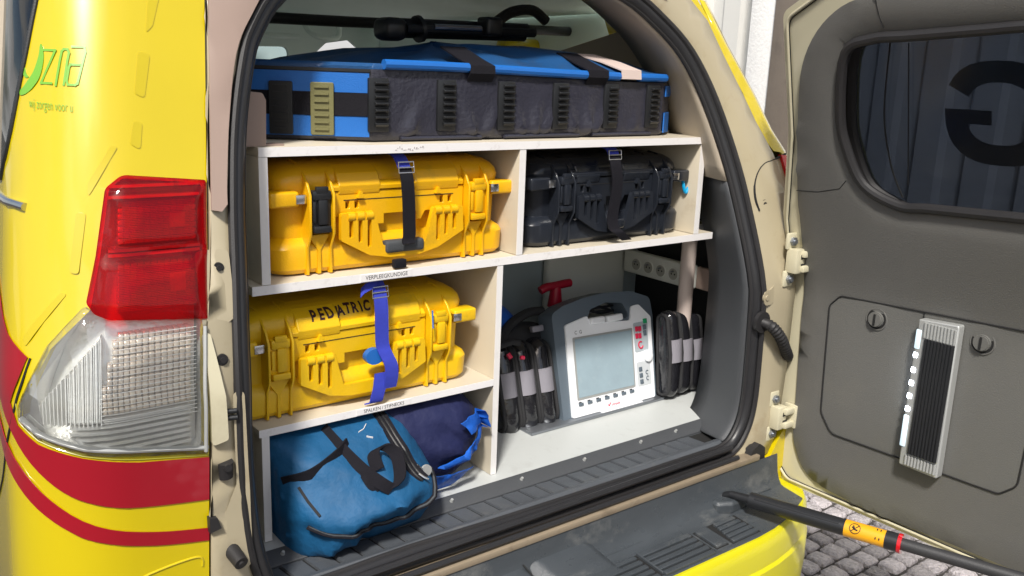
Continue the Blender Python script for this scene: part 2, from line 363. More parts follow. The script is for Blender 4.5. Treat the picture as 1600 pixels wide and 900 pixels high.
# ================================================================= SETTING: ground and wall
g = MB().box(-60, 60, -60, 60, -.06, -.012).build('ground', 'ground'); g['kind'] = 'structure'
def sett_mesh(i):
    r = random.Random(i); w_, d_ = .0385, .0385; mb = MB()
    ring = lambda z, k: [(a*w_*k+r.uniform(-.003, .003), b*d_*k+r.uniform(-.003, .003), z+r.uniform(-.002, .002)) for a, b in ((-1, -.8), (-.8, -1), (.8, -1), (1, -.8), (1, .8), (.8, 1), (-.8, 1), (-1, .8))]
    mb.loft([ring(-.03, .97), ring(-.006, .93), ring(.003, .74)]); return mb
sm = []
for i in range(8):
    o = sett_mesh(i).build('paving_stone', 'stone', g, ang=50); o.location = (0, 0, 0)
    me = o.data
    for v in me.vertices: v.co += g.location
    sm.append(me); bpy.data.objects.remove(o)
SC_ = 0; bulk = MB(); stuffed = []
for i in range(-4, 60):
    for j in range(-38, 28):
        x = .3+i*.084+(.042 if j % 2 else 0)+random.uniform(-.004, .004); y = j*.084+random.uniform(-.004, .004)
        if x < .4: continue
        # the triangle between bumper and door bottom that the picture shows
        near = (x > 1.5 and -.62 < y < .55 and x < 2.75 and y > .40-(x-1.5)*1.6 and SC_ < 295)
        if near:
            SC_ += 1; o = bpy.data.objects.new('paving_stone', sm[(i*7+j*3) % 8]); COL.objects.link(o); o.parent = g
            o.location = Vector((x, y, random.uniform(-.004, .003)))-g.location; o.rotation_euler = (random.uniform(-.03, .03), random.uniform(-.03, .03), random.choice((0, pi/2, pi, 1.5*pi))+random.uniform(-.05, .05))
        else:
            me = sm[(i*7+j*3) % 8]; a = random.uniform(-.05, .05)
            bulk.add([(v.co.x+x, v.co.y+y, v.co.z) for v in me.vertices], [tuple(p.vertices) for p in me.polygons])
b = bulk.build('paving_stones', 'stone', g, ang=50); b['kind'] = 'stuff'
t = thing('cladding_wall', 'white ribbed metal cladding wall beyond the car, with a rough white strip and a brown post', 'wall', (3.0, 0, 0))
x = -3.5; k = 0
while x < 4.2:
    wd = .21
    prof = [(x, 3.0), (x+wd*.34, 3.0), (x+wd*.42, 2.965), (x+wd*.88, 2.965), (x+wd*.965, 3.0)]
    V = [(p[1], p[0], z) for z in (0, 3.4) for p in prof]
    V += [(p[1]+.004, p[0], z) for z in (0, 3.4) for p in prof]
    F = [(i, i+1, i+6, i+5) for i in range(4)]+[(i+10, i+15, i+16, i+11) for i in range(4)]
    F += [(0, 5, 15, 10), (4, 14, 19, 9)]+[(i, i+10, i+11, i+1) for i in range(4)]+[(i+5, i+6, i+16, i+15) for i in range(4)]
    link('panel', V, F, 'wall', t); x += wd; k += 1
MB().box(2.86, 2.95, 1.13, 1.27, 0, 3.4, r=.003).build('render_strip', 'rough', t)
MB().box(2.84, 2.94, .93, 1.125, 0, 3.4, r=.003).build('post', 'brown', t)

# ================================================================= THE CAR
car = thing('rescue_car', 'yellow emergency car with red stripes, seen from behind with its side-hinged rear door wide open', 'car', (.55, .9, 0))
def P(name, mb, mat, parent=car, **k): return mb.build(name, mat, parent, **k)
lampP = fillet([(.002, 1.431), (.122, 1.443), (.144, 1.425), (.156, 1.334), (.168, 1.266), (.22, 1.215), (.268, 1.13), (.272, 1.108), (.237, 1.087), (.174, 1.066), (.002, 1.032)], [.004, .02, .015, .03, .03, .02, .015, .01, .02, .02, .004])
lampHole = fillet([(.008, 1.427), (.122, 1.438), (.139, 1.422), (.150, 1.334), (.163, 1.262), (.216, 1.21), (.262, 1.13), (.265, 1.112), (.235, 1.093), (.174, 1.072), (.008, 1.038)], .01)
body = fillet([(0, .30), (0, 1.95), (.17, 1.95), (.215, 1.80), (.24, 1.683), (.262, 1.592), (.30, 1.483), (.352, 1.412), (1.2, 1.40), (1.2, .30)], [0, 0, 0, 0, .03, 0, .05, .05, 0, 0])
patch('quarter_panel', body, QS, 'paint', car, th=.012, base=-.012, holes=[lampHole], step=.03, ang=40)
patch('quarter_glass', [(.20, 1.75), (.24, 1.683), (.262, 1.592), (.30, 1.483), (.352, 1.412), (1.2, 1.40), (1.2, 1.75)], QS, 'glass2', car, th=.003, base=-.010, step=.06)
fr = MB().tube([QS(s, z, .001) for s, z in crom([(.195, 1.86), (.225, 1.75), (.247, 1.66), (.268, 1.58), (.302, 1.483), (.345, 1.425)], 6)], .0035, 8)
P('window_seal', fr, 'blk')
P('roof_rail', MB().tube([QS(s, z, -.006) for s, z in [(.20, 1.735), (.30, 1.735), (.5, 1.72), (.8, 1.71), (1.2, 1.70)]], .016, 10), 'doorcream')
P('pillar_trim', MB().tube([QS(s, z, -.03) for s, z in [(.40, 1.74), (.42, 1.6), (.46, 1.40)]], .03, 10), 'cream2')
P('chrome_strip', MB().tube([QS(s, z, .002) for s, z in [(.258, 1.396), (.30, 1.399), (.4, 1.400), (.8, 1.400)]], .006, 10), 'chrome')
# yellow-in-yellow retroreflective marks along the pillar and lamp
def zq(x, y): return None
marks = [[(.066, 1.74), (.084, 1.70), (.088, 1.642), (.078, 1.654), (.058, 1.74)], [(.082, 1.612), (.099, 1.616), (.104, 1.556), (.090, 1.549)], [(.0935, 1.514), (.106, 1.518), (.110, 1.485), (.096, 1.476)],
         [(.127, 1.482), (.137, 1.482), (.166, 1.432), (.166, 1.412)], [(.168, 1.392), (.181, 1.392), (.190, 1.312), (.178, 1.310)], [(.193, 1.284), (.203, 1.284), (.262, 1.222), (.258, 1.208)]]
for m_ in marks: patch('reflective_mark', fillet(m_, .005), QS, 'mark', car, th=.0006, base=.0004, step=.015)
st1 = [(.0005, 1.026)]+[(s, z) for s, z in crom([(.10, 1.043), (.174, 1.060), (.237, 1.078), (.275, 1.102)], 5)]+[(.30, 1.118), (.372, 1.305), (.40, 1.36), (.40, 1.09), (.352, 1.10)]+crom([(.29, 1.085), (.245, 1.045), (.202, 1.010), (.159, .993), (.10, .975), (.0005, .957)], 5)
up_ = [(.0005, 1.026), (.10, 1.042), (.174, 1.060), (.237, 1.078), (.276, 1.100), (.290, 1.128), (.252, 1.196), (.30, 1.22), (.41, 1.33)]
lo_ = crom([(.41, 1.135), (.345, 1.128), (.30, 1.094), (.25, 1.047), (.202, 1.010), (.159, .989), (.10, .972), (.0005, .957)], 4)
patch('red_stripe', up_+lo_, QS, 'red', car, th=.0010, base=.0012, step=.02)
patch('red_stripe', crom([(.0005, .910), (.08, .927), (.16, .956), (.221, .996), (.277, 1.040), (.33, 1.075), (.41, 1.11)], 4)+crom([(.41, 1.085), (.335, 1.045), (.29, 1.015), (.242, .980), (.195, .950), (.161, .932), (.08, .905), (.0005, .889)], 4), QS, 'red', car, th=.0010, base=.0012, step=.02)
P('panel_gap', MB().tube([QS(s, z, .0004) for s, z in crom([(.248, 1.195), (.268, 1.150), (.290, 1.105), (.325, 1.04), (.359, .99), (.42, .93)], 6)], .0018, 6), 'groove')
P('panel_gap', MB().tube([QS(s, z, .0006) for s, z in dens([(.0005, 1.0285), (.10, 1.046), (.174, 1.063), (.237, 1.083), (.272, 1.104), (.277, 1.13)], .02, False)], .0012, 6), 'olive')
P('bumper_crease', MB().tube([QS(s, z, .0) for s, z in crom([(.01, .848), (.02, .866), (.10, .858), (.115, .835)], 6)], .002, 8), 'paint')
# logo on the flank
def rib2(pts, wd):
    out = []; L = []; R_ = []
    for i, p in enumerate(pts):
        a = Vector(pts[max(0, i-1)]); b = Vector(pts[min(len(pts)-1, i+1)]); t = (b-a).normalized(); n = Vector((-t.y, t.x)); q = wd[i] if isinstance(wd, list) else wd
        L.append(tuple(Vector(p)+n*q)); R_.append(tuple(Vector(p)-n*q))
    return L+R_[::-1]
w2 = .0016
for nm, pts in (('z', [(.2305, 1.613), (.2110, 1.613), (.2325, 1.567), (.2165, 1.567)]), ('n', [(.2100, 1.565), (.2040, 1.600), (.2015, 1.612), (.1985, 1.615), (.1935, 1.615), (.1915, 1.610), (.1935, 1.600), (.1985, 1.566)]),
                ('a', [(.1870, 1.619), (.1705, 1.619), (.1695, 1.612), (.1800, 1.568), (.1830, 1.566), (.1930, 1.566), (.1945, 1.571), (.1915, 1.590), (.1895, 1.594), (.1765, 1.594)])):
    mb = MB()
    for a, b in zip(pts[:-1], pts[1:]):
        d = (Vector(b)-Vector(a)).normalized()*w2; pl = rib2([tuple(Vector(a)-d), tuple(Vector(b)+d)], w2)
        mb.add([QS(u, v, .0012) for u, v in pl], [(0, 1, 2, 3)])
    P('logo_letter', mb, 'green')
sw = crom([(.2335, 1.621), (.2330, 1.603), (.240, 1.580), (.2505, 1.566), (.262, 1.556), (.2735, 1.551)], 5)
patch('logo_swoosh', rib2(sw, [.0006+.0052*sin(pi*i/(len(sw)-1))**.8+.002*i/len(sw) for i in range(len(sw))]), QS, 'green', car, th=.001, step=.01)
sw = crom([(.265, 1.592), (.2625, 1.578), (.255, 1.574)], 5)
patch('logo_swoosh', rib2(sw, [.0003+.0026*sin(pi*i/(len(sw)-1)) for i in range(len(sw))]), QS, 'green', car, th=.001, step=.01)
bez('wij zorgen voor u', .0200, lambda u, v, o: QS(u, v-(.219-u)*.06, o), 'slogan_text', 'green', car, o=.0012, cx=.2195, cy=1.5365, sx=-.47, bold=-.0002)
# tail lamp
lamp = link('tail_lamp', *(lambda mb: (mb.v, mb.f))(MB().add([QS(s, z, -.045) for s, z in lampHole], [tuple(range(len(lampHole)))])), 'refl', car)
V, F = tri(lampHole, (), .03)
lamp.data.clear_geometry(); mb = MB(); mb.add([QS(s, z, -.040) for s, z in V], F)
n = len(lampHole); mb.add([QS(s, z, -.040) for s, z in lampHole]+[QS(s, z, -.001) for s, z in lampHole], [(i, (i+1) % n, n+(i+1) % n, n+i) for i in range(n)])
off = wloc(car); lamp.data.from_pydata([(v[0]-off.x, v[1]-off.y, v[2]-off.z) for v in mb.v], [], mb.f); lamp.data.update()
redP = fillet([(.002, 1.431), (.122, 1.443), (.144, 1.425), (.156, 1.334), (.168, 1.272), (.158, 1.257), (.139, 1.248), (.002, 1.233)], [.004, .02, .015, .03, .01, .01, .02, .003])
clrP = fillet([(.002, 1.2315), (.139, 1.2465), (.158, 1.2555), (.169, 1.270), (.22, 1.215), (.268, 1.13), (.272, 1.108), (.237, 1.087), (.174, 1.066), (.002, 1.032)], [.003, .02, .01, .01, .02, .015, .01, .02, .02, .004])
def bulge(pl, h, e):
    return lambda u, v, o: QS(u, v, o+(h*(1-math.exp(-dist_poly(u, v, pl)/e))*(1-.85*math.exp(-((v-1.333-.06*u)/.009)**2))*(1-.35*math.exp(-((u-.137)/.010)**2)) if o > .001 else 0))
patch('red_lens', redP, bulge(redP, .012, .010), 'lensr', lamp, th=.003, step=.012, ang=60)
patch('clear_lens', clrP, bulge(clrP, .010, .010), 'lensc', lamp, th=.003, step=.012, ang=60)
def boxQ(mb, s0, s1, z0, z1, o0, o1, k=4):
    for i in range(k):
        a = s0+(s1-s0)*i/k; b = s0+(s1-s0)*(i+1)/k; mb.box(a, b, o0, o1, z0, z1, fn=lambda s, o, z: QS(s, z, o))
    return mb
rr = MB()
for i in range(12):
    for z0_, nz_ in ((1.345, 7), (1.252, 8)):
        for j in range(nz_): rr.box(.012+i*.0095, .012+i*.0095+.0088, -.036, -.014, z0_+j*.0085, z0_+j*.0085+.0078, fn=lambda s, o, z: QS(s, z, o), r=.0018)
boxQ(rr, .030, .052, 1.365, 1.385, -.018, -.008, 2); boxQ(rr, .030, .052, 1.275, 1.30, -.018, -.008, 2)
for i in range(24): boxQ(rr, .016, .12, 1.347+i*.0024, 1.3482+i*.0024, -.012, -.0105, 2)
for i in range(26): boxQ(rr, .016, .126, 1.254+i*.0024, 1.2552+i*.0024, -.012, -.0105, 2)
P('red_reflector', rr, 'refr', lamp)
rb = MB()
for z in (1.41, 1.425, 1.331, 1.3375): boxQ(rb, .012, .14, z, z+.004, -.03, .002)
P('lens_rib', rb, 'redr', lamp)
ab = MB()
for i in range(15):
    for j in range(11):
        s0 = .018+i*.0088; z0 = 1.112+j*.0100
        if s0 > .150-.0028*j: continue
        c = QS(s0+.004, z0+.0045, -.030); mb2 = QS(s0+.004, z0+.0045, -.014)
        ab.box(s0, s0+.0078, -.038, -.022, z0, z0+.009, fn=lambda s, o, z: QS(s, z, o), r=.0018)
P('turn_reflector', ab, 'amber', lamp)
hr = MB()
for k in range(22): hr.tube([QS(s, 1.10+.0058*k, -.006) for s in [.016+(.150-.0015*max(0, k-8)*1.0-.016)*q/8 for q in range(9)]], .0007, 5)
P('lens_prism', hr, 'refl', lamp)
cbm = MB()
for i in range(20): boxQ(cbm, .150+.0026*i, .1515+.0026*i, 1.105, 1.19-.0028*i+.03, -.038, -.018, 1)
for i in range(7): boxQ(cbm, .020, .20, 1.048+i*.009+.0, 1.0525+i*.009, -.038, -.02, 6)
for i in range(16): boxQ(cbm, .150+.0065*i, .1515+.0065*i, 1.10, 1.22-.0062*i, -.034, -.015, 1)
P('clear_reflector', cbm, 'refl', lamp)
P('lens_rim', MB().tube([QS(s, z, .006) for s, z in dens([(.004, 1.044), (.17, 1.076), (.232, 1.097), (.26, 1.114)], .02, False)], .004, 8)
  .tube([QS(s, z, .010) for s, z in dens([(.008, 1.04), (.008, 1.225)], .02, False)], .003, 8), 'silver', lamp)
# jamb: painted frame round the opening
opening = [(-.03, .745), (-.075, .80), (-.094, .93), (-.095, 1.12), (-.074, 1.31), (-.061, 1.406), (-.043, 1.504), (-.015, 1.60), (.008, 1.65), (.06, 1.712), (.16, 1.765), (.30, 1.795), (.53, 1.81), (.72, 1.80), (.86, 1.768), (.95, 1.715), (1.02, 1.651), (1.072, 1.551), (1.112, 1.406), (1.130, 1.27), (1.142, 1.12), (1.150, .95), (1.150, .83), (1.128, .765), (1.08, .735), (.95, .735), (.50, .738), (.20, .745)]
opn = crom(opening, 4, True)
openW = []
for i, p in enumerate(opn):
    a = Vector(opn[i-1]); b = Vector(opn[(i+1) % len(opn)]); t = (b-a).normalized(); n = Vector((-t.y, t.x)); openW.append(tuple(Vector(p)+n*.012))
outl = [(Xe(z)+.002, z) for z in (.66, .83, 1.0, 1.14, 1.28, 1.41, 1.55, 1.70, 1.80)]+[(.05, 1.93), (.95, 1.93)]
outr = [(1.045, 1.785), (1.098, 1.735), (1.137, 1.655), (1.183, 1.57), (1.214, 1.508), (1.235, 1.475), (1.262, 1.43), (1.285, 1.36), (1.275, 1.2), (1.275, .90), (1.265, .74), (1.235, .69), (1.15, .68)]
jp = outl+outr+[(.5, .675), (-.05, .67)]
dom = lambda u, v, o: (u, -.16+lean(v)-.03-o+(0), v)
def JB(u, v, o):
    d = dist_poly(u, v, opn); k = 1-math.exp(-max(0, d-.018)/.012)
    if v < .76 and .0 < u < 1.1: k = 0
    return (u, -.16+lean(v)-.004-.026*k-o, v)
splz = 1.383
def clipz(poly, z0, above):
    out = []
    for i in range(len(poly)):
        a, b = poly[i-1], poly[i]; ia = (a[1] > z0) == above; ib = (b[1] > z0) == above
        if ia != ib: t = (z0-a[1])/(b[1]-a[1]); out.append((a[0]+(b[0]-a[0])*t, z0))
        if ib: out.append(b)
    return out
jV, jF = tri(jp, [opn], .035)
mb = MB(); mb.add([JB(u, v, 0) for u, v in jV], jF)
jo = link('door_frame', mb.v, mb.f, ['jamb', 'pink'], car, ang=60)
sj = jo.modifiers.new('th', 'SOLIDIFY'); sj.thickness = .006; sj.offset = 1
for p in jo.data.polygons:
    c = p.center; 
patch('pillar_cover', [(Xe(1.385)+.004, 1.388), (Xe(1.55)+.003, 1.55), (Xe(1.70)+.003, 1.70), (-.06, 1.90), (.90, 1.90)]+crom([(.97, 1.775), (.90, 1.80), (.78, 1.832), (.53, 1.845), (.28, 1.828), (.14, 1.797), (.035, 1.735), (-.012, 1.680), (-.047, 1.620), (-.075, 1.52), (-.093, 1.43), (-.098, 1.395)], 5)+[(-.108, 1.385)], dom, 'pink', car, th=.007, base=.006, step=.03, edge=.003, ang=60)
# weather seal
P('weather_seal', MB().tube([RS(u, v, .010) for u, v in openW], .0145, 12, closed=True), 'seal')
P('seal_lip', MB().tube([RS(u, v, .026) for u, v in [tuple(Vector(p)+(Vector(p)-Vector(q))*.9) for p, q in zip(openW, opn)]], .007, 8, closed=True), 'rubber')
P('seal_lip', MB().tube([RS(u, v, .008) for u, v in opn], .006, 8, closed=True), 'rubber')
# inner reveal: from the opening inwards, grey below and beige above
ctr = Vector((.53, 1.25))
def reveal(name, test, mat, depth=.22, flare=.05):
    N = len(opn); idx = [i for i in range(N) if test(opn[i])]
    if not idx: return
    brk = [k for k in range(len(idx)) if (idx[k]-idx[k-1]) % N != 1]; st = idx[brk[0]] if brk else idx[0]
    runs = []; i = st; cur = []
    for k in range(N+1):
        j = (st+k) % N
        if test(opn[j]) and k < N: cur.append(j)
        elif cur: runs.append(cur); cur = []
    for run in runs:
        if len(run) < 2: continue
        rings = []
        for dd, fl in ((0, 0), (depth*.12, flare*.08), (depth*.35, flare*.30), (depth*.65, flare*.62), (depth, flare)):
            rings.append([(opn[j][0]+(flare and (Vector(opn[j])-ctr).normalized().x*fl), -.16+lean(opn[j][1])+dd, opn[j][1]+(Vector(opn[j])-ctr).normalized().y*fl*.5) for j in run])
        m_ = MB(); m_.loft(rings, cap=False, closed=False); o = m_.build(name, mat, car, ang=60); s = o.modifiers.new('t', 'SOLIDIFY'); s.thickness = .004
reveal('lower_trim', lambda p: p[1] < 1.38 and (p[1] > .80 or p[0] < -.02 or p[0] > 1.09), 'trim', .20, .10)
reveal('upper_trim', lambda p: p[1] > 1.355, 'cream2', .20, .06)
# right side trim panel seen past the shelf
P('side_trim', MB().prism([(1.235, .03), (1.30, .06), (1.42, .075), (1.42, .9), (1.44, .9), (1.44, .05), (1.30, .04), (1.235, .015)], .70, 1.365, 'z'), 'trimd')
patch('side_trim_upper', [(-.06, 1.372), (.9, 1.372), (.9, 1.62), (.25, 1.74), (.06, 1.70), (0, 1.55)], lambda u, v, o: (1.26-.45*max(0, v-1.5)+.02*u-o, u, v), 'cream2', car, th=.006, step=.1)
P('trim_seam', MB().tube(crom([(1.20, .20, 1.64), (1.185, .10, 1.66), (1.175, .06, 1.60), (1.19, -.01, 1.50), (1.20, .0, 1.45)], 6), .0025, 6), 'trimd')
P('trim_knob', MB().disc((1.196, -.055, 1.228), (-1, -.5, 0), .020, .010).disc((1.187, -.060, 1.228), (-1, -.5, 0), .010, .010), 'trim')
# cabin: headliner, walls, windscreen wall
hl = MB(); rings = []
for y in (-.0, .3, .7, 1.2, 1.8, 2.3):
    xa = -.02-.30*min(1, y/.5); xb = 1.06+.38*min(1, y/.5)
    rings.append([(xa+(xb-xa)*k/12, y+.04, 1.815+.035*sin(pi*k/12)-.03*(y/2.3)**2) for k in range(13)])
hl.loft(rings, cap=False, closed=False); o = P('headliner', hl, 'headl'); o.modifiers.new('t', 'SOLIDIFY').thickness = .02
hole1 = fillet([(-.2, .95), (-.2, 1.60), (.3, 1.645), (1.02, 1.668), (1.03, .95)], .03); hole2 = fillet([(1.10, 1.10), (1.115, 1.625), (1.19, 1.69), (1.30, 1.708), (1.345, 1.675), (1.36, 1.10)], .02)
patch('windscreen_surround', [(-.35, .5), (-.35, 1.84), (1.45, 1.84), (1.45, .5)], XZ(2.2), 'headl', car, th=.02, holes=[hole1, hole2], step=.2)
patch('windscreen', [(-.22, 1.2), (-.22, 1.66), (1.05, 1.68), (1.05, 1.2)], XZ(2.23), 'glass2', car, th=.004, step=.3)
patch('cabin_wall', [(.45, .5), (.45, 1.84), (2.25, 1.84), (2.25, .5)], lambda u, v, o: (1.45+o, u, v), 'headl', car, th=.02, holes=[fillet([(.62, 1.10), (.70, 1.66), (1.25, 1.68), (1.25, 1.10)], .04), fillet([(1.32, 1.10), (1.32, 1.68), (1.95, 1.66), (2.1, 1.10)], .04)], step=.2)
patch('cabin_wall', [(.28, .5), (.28, 1.40), (.9, 1.40), (.9, 1.84), (2.25, 1.84), (2.25, .5)], lambda u, v, o: (-.345-o, u, v), 'headl', car, th=.015, holes=[fillet([(1.0, 1.10), (1.0, 1.72), (1.9, 1.70), (2.1, 1.10)], .04)], step=.2)
P('cabin_floor', MB().box(-.34, 1.45, -.1, 2.25, .45, .69), 'trimd'); P('rear_seat', MB().box(-.28, 1.38, .85, 1.05, .69, 1.44, r=.05), 'seatf')
for x in (-.2, .75): P('front_seat', MB().box(x, x+.5, 1.5, 1.68, .69, 1.50, r=.06), 'seatf')
P('sun_visor', MB().box(.66, .93, 1.86, 2.02, 1.695, 1.712, r=.006), 'headl')
P('grab_handle', MB().tube(crom([(.92, 1.8, 1.745), (.93, 1.77, 1.715), (.98, 1.76, 1.700), (1.04, 1.77, 1.705), (1.06, 1.8, 1.745)], 5), .010, 8), 'headl')
P('cross_bar', MB().tube([(-.30, .9, 1.712), (.6, .9, 1.722), (1.45, .9, 1.740)], .015, 12), 'trimd')
P('seat_cover', MB().box(1.30, 1.80, 1.05, 1.12, 1.50, 1.715, r=.025), 'mark')
for x in (.35, 1.0):
    P('headrest', MB().box(x, x+.27, 1.08, 1.18, 1.42, 1.58, r=.04), 'seatf')
# left jamb fittings
def jy(z): return -.19+lean(z)
P('rubber_plug', MB().tube([(-.1445, jy(.999)+.004, 0.999-.013), (-.1445, jy(.999)-.0, .999+.013)], .0125, 14).disc((-.1445, jy(.999)-.009, 1.006), (0, -1, 0), .006, .005), 'rubber')
for (x, z, r) in ((-.124, 1.303, .0085), (-.138, 1.171, .009)):
    P('rubber_plug', MB().disc((x, jy(z)+.004, z), (0, -1, 0), r, .007).disc((x, jy(z)-.003, z), (0, -1, 0), r*.5, .004), 'rubber')
P('striker_pin', MB().disc((-.158, jy(1.09)+.004, 1.093), (1, -.3, 0), .004, .034).disc((-.157, jy(1.09)+.004, 1.082), (1, -.3, 0), .004, .034), 'blk')
P('rubber_wedge', MB().prism([(-.176, .905), (-.176, .93), (-.164, .928), (-.158, .909)], jy(.91)-.012, jy(.91)+.004), 'rubber')
P('bump_stop', MB().tube([(-.140, jy(.85)+.004, .860), (-.136, jy(.85)-.030, .850)], [.0125, .011], 16).disc((-.136, jy(.85)-.030, .850), (0, -1, -.3), .005, .004), 'rubber')
patch('lamp_flange', fillet([(-.163, 1.21), (-.153, 1.215), (-.1415, 1.12), (-.1405, 1.05), (-.166, 1.045)], .006), dom, 'doorcream', car, th=.010, step=.04)
patch('frame_recess', fillet([(-.156, 1.33), (-.104, 1.33), (-.108, 1.23), (-.160, 1.20)], .012), dom, 'jamb', car, th=.003, step=.04, edge=.0025)
patch('frame_recess', fillet([(-.128, 1.12), (-.110, 1.12), (-.106, .83), (-.166, .78), (-.168, .88), (-.128, .97)], .012), dom, 'jamb', car, th=.002, step=.04, edge=.0015)
# right jamb fittings
patch('pillar_skin', [(1.045, 1.785), (1.098, 1.735), (1.137, 1.655), (1.187, 1.575), (1.214, 1.508), (1.235, 1.475), (1.268, 1.440), (1.304, 1.435), (1.265, 1.488), (1.223, 1.569), (1.149, 1.685), (1.076, 1.785)], dom, 'paint', car, th=.004, base=.001, step=.03, edge=.002)
mb = MB(); oe = [(1.10, 1.785), (1.152, 1.685), (1.226, 1.569), (1.268, 1.488), (1.309, 1.435), (1.325, 1.37), (1.33, 1.2), (1.33, .95), (1.33, .72), (1.33, .55)]
mb.loft([[(x-.003, jy(z)-.001+.004, z) for x, z in oe], [(x+.05, jy(z)+.03, z) for x, z in oe], [(x+.11, jy(z)+.10, z) for x, z in oe], [(x+.125, .50, z) for x, z in oe]], cap=False, closed=False)
o = P('side_skin', mb, 'paint', ang=60); o.modifiers.new('t', 'SOLIDIFY').thickness = .004
P('side_skin_fill', MB().prism([(1.262, .60), (1.33, .60), (1.33, 1.36), (1.28, 1.36), (1.272, 1.2), (1.272, .9)], -.178, -.165), 'jamb')
P('rear_skin', MB().prism(fillet([(1.06, .52), (1.05, .60), (1.16, .675), (1.235, .683), (1.268, .735), (1.33, .80), (1.35, .52)], [0, 0, .02, .02, .02, 0, 0]), -.205, -.18), 'paint')
patch('lamp_recess', fillet([(1.170, 1.325), (1.174, 1.37), (1.195, 1.397), (1.262, 1.418), (1.300, 1.43), (1.30, 1.24), (1.255, 1.20), (1.205, 1.285)], .01), dom, 'jamb', car, th=.003, step=.04, edge=.002)
P('panel_gap', MB().tube([dom(u, v, .004) for u, v in crom([(1.312, 1.432), (1.257, 1.419), (1.222, 1.412), (1.193, 1.394), (1.173, 1.366), (1.168, 1.333), (1.175, 1.305)], 6)], .0028, 6), 'groove')
patch('right_tail_lamp', [(1.287, 1.431), (1.325, 1.428), (1.335, 1.30), (1.318, 1.30)], dom, 'redr', car, th=.010, step=.03)
for x, z in ((1.200, 1.317), (1.170, 1.104)):
    P('frame_bolt', MB().disc((x, jy(z)+.002, z), (0, -1, 0), .013, .004).disc((x, jy(z)-.002, z), (0, -1, 0), .007, .003), 'rubber' if z > 1.2 else 'jamb')
patch('frame_bracket', fillet([(1.158, 1.12), (1.182, 1.122), (1.225, 1.15), (1.235, 1.11), (1.185, 1.085), (1.162, 1.085)], .01), dom, 'jamb', car, th=.005, step=.04, edge=.002)
for z in (1.19, .79):
    h = P('door_hinge', MB().box(1.228, 1.262, -.222, -.19, z-.030, z+.030, r=.004), 'doorcream')
    P('hinge_leaf', MB().box(1.222, 1.256, -.198, -.188, z+.026, z+.066, r=.004), 'doorcream', h); P('hinge_leaf', MB().box(1.222, 1.256, -.198, -.188, z-.066, z-.026, r=.004), 'doorcream', h)
    P('hinge_bolt', MB().disc((1.238, -.198, z+.046), (0, -1, 0), .011, .007, 6).disc((1.238, -.205, z+.046), (0, -1, 0), .006, .004, 12), 'metal', h)
    P('hinge_bolt', MB().disc((1.238, -.198, z-.046), (0, -1, 0), .011, .007, 6).disc((1.238, -.205, z-.046), (0, -1, 0), .006, .004, 12), 'metal', h)
    P('hinge_arm', MB().box(1.245, 1.285, -.232, -.212, z+.010, z+.026, r=.003).box(1.245, 1.285, -.232, -.212, z-.026, z-.010, r=.003).box(1.278, 1.288, -.236, -.20, z-.03, z+.03, r=.002), 'doorcream', h)
    P('hinge_slot', MB().box(1.244, 1.259, -.2235, -.2205, z+.006, z+.016).box(1.246, 1.262, -.2235, -.2205, z-.018, z-.006), 'groove', h)
bp = crom([(1.160, -.185, 1.045), (1.174, -.212, 1.036), (1.198, -.222, 1.008), (1.230, -.215, .975), (1.265, -.20, .948), (1.30, -.18, .93)], 9)
P('cable_boot', MB().tube(bp, [.0125+.0020*(i % 2)*(i > 5) for i in range(len(bp))], 14).disc((1.160, -.186, 1.045), (0, -1, 0), .026, .010), 'rubber')
# sill
P('edge_strip', MB().prism([(-.028, .741), (-.034, .741), (-.062, .726), (-.062, .70), (-.028, .70)], -.06, 1.215, 'x'), 'trim', bev=.0015)
for k in range(8):
    P('rivet', MB().tube([(.005+.185*k-(.0 if k < 6 else .06), -.044, .735), (.005+.185*k-(.0 if k < 6 else .06), -.047, .741)], [.0045, .003], 10), 'silver')
P('scuff_plate', MB().prism([(-.060, .7215), (-.128, .7215), (-.135, .738), (-.150, .742), (-.158, .735), (-.158, .66), (-.060, .66)], -.07, 1.155, 'x'), 'sill', bev=.002)
P('tread_gap', MB().box(-.065, 1.15, -.1275, -.0645, .719, .7222), 'groove')
for k in range(25):
    x0 = -.055+k*.0455
    P('tread_block', MB().add([(x0, -.066, .7205), (x0+.0418, -.066, .7205), (x0+.0498, -.126, .7205), (x0+.008, -.126, .7205), (x0+.001, -.067, .7265), (x0+.0405, -.067, .7245), (x0+.0485, -.125, .7245), (x0+.009, -.125, .7275)],
      [(0, 3, 2, 1), (4, 5, 6, 7), (0, 1, 5, 4), (1, 2, 6, 5), (2, 3, 7, 6), (3, 0, 4, 7)]), 'sill')
P('sill_edge', MB().tube([(-.07, -.215, .722), (1.10, -.208, .716)], .006, 8).tube([(-.07, -.196, .738), (1.09, -.193, .738)], .007, 8), 'seal')
P('sill_flange', MB().box(-.16, 1.17, -.2215, -.178, .697, .711, r=.002), 'sillcream')
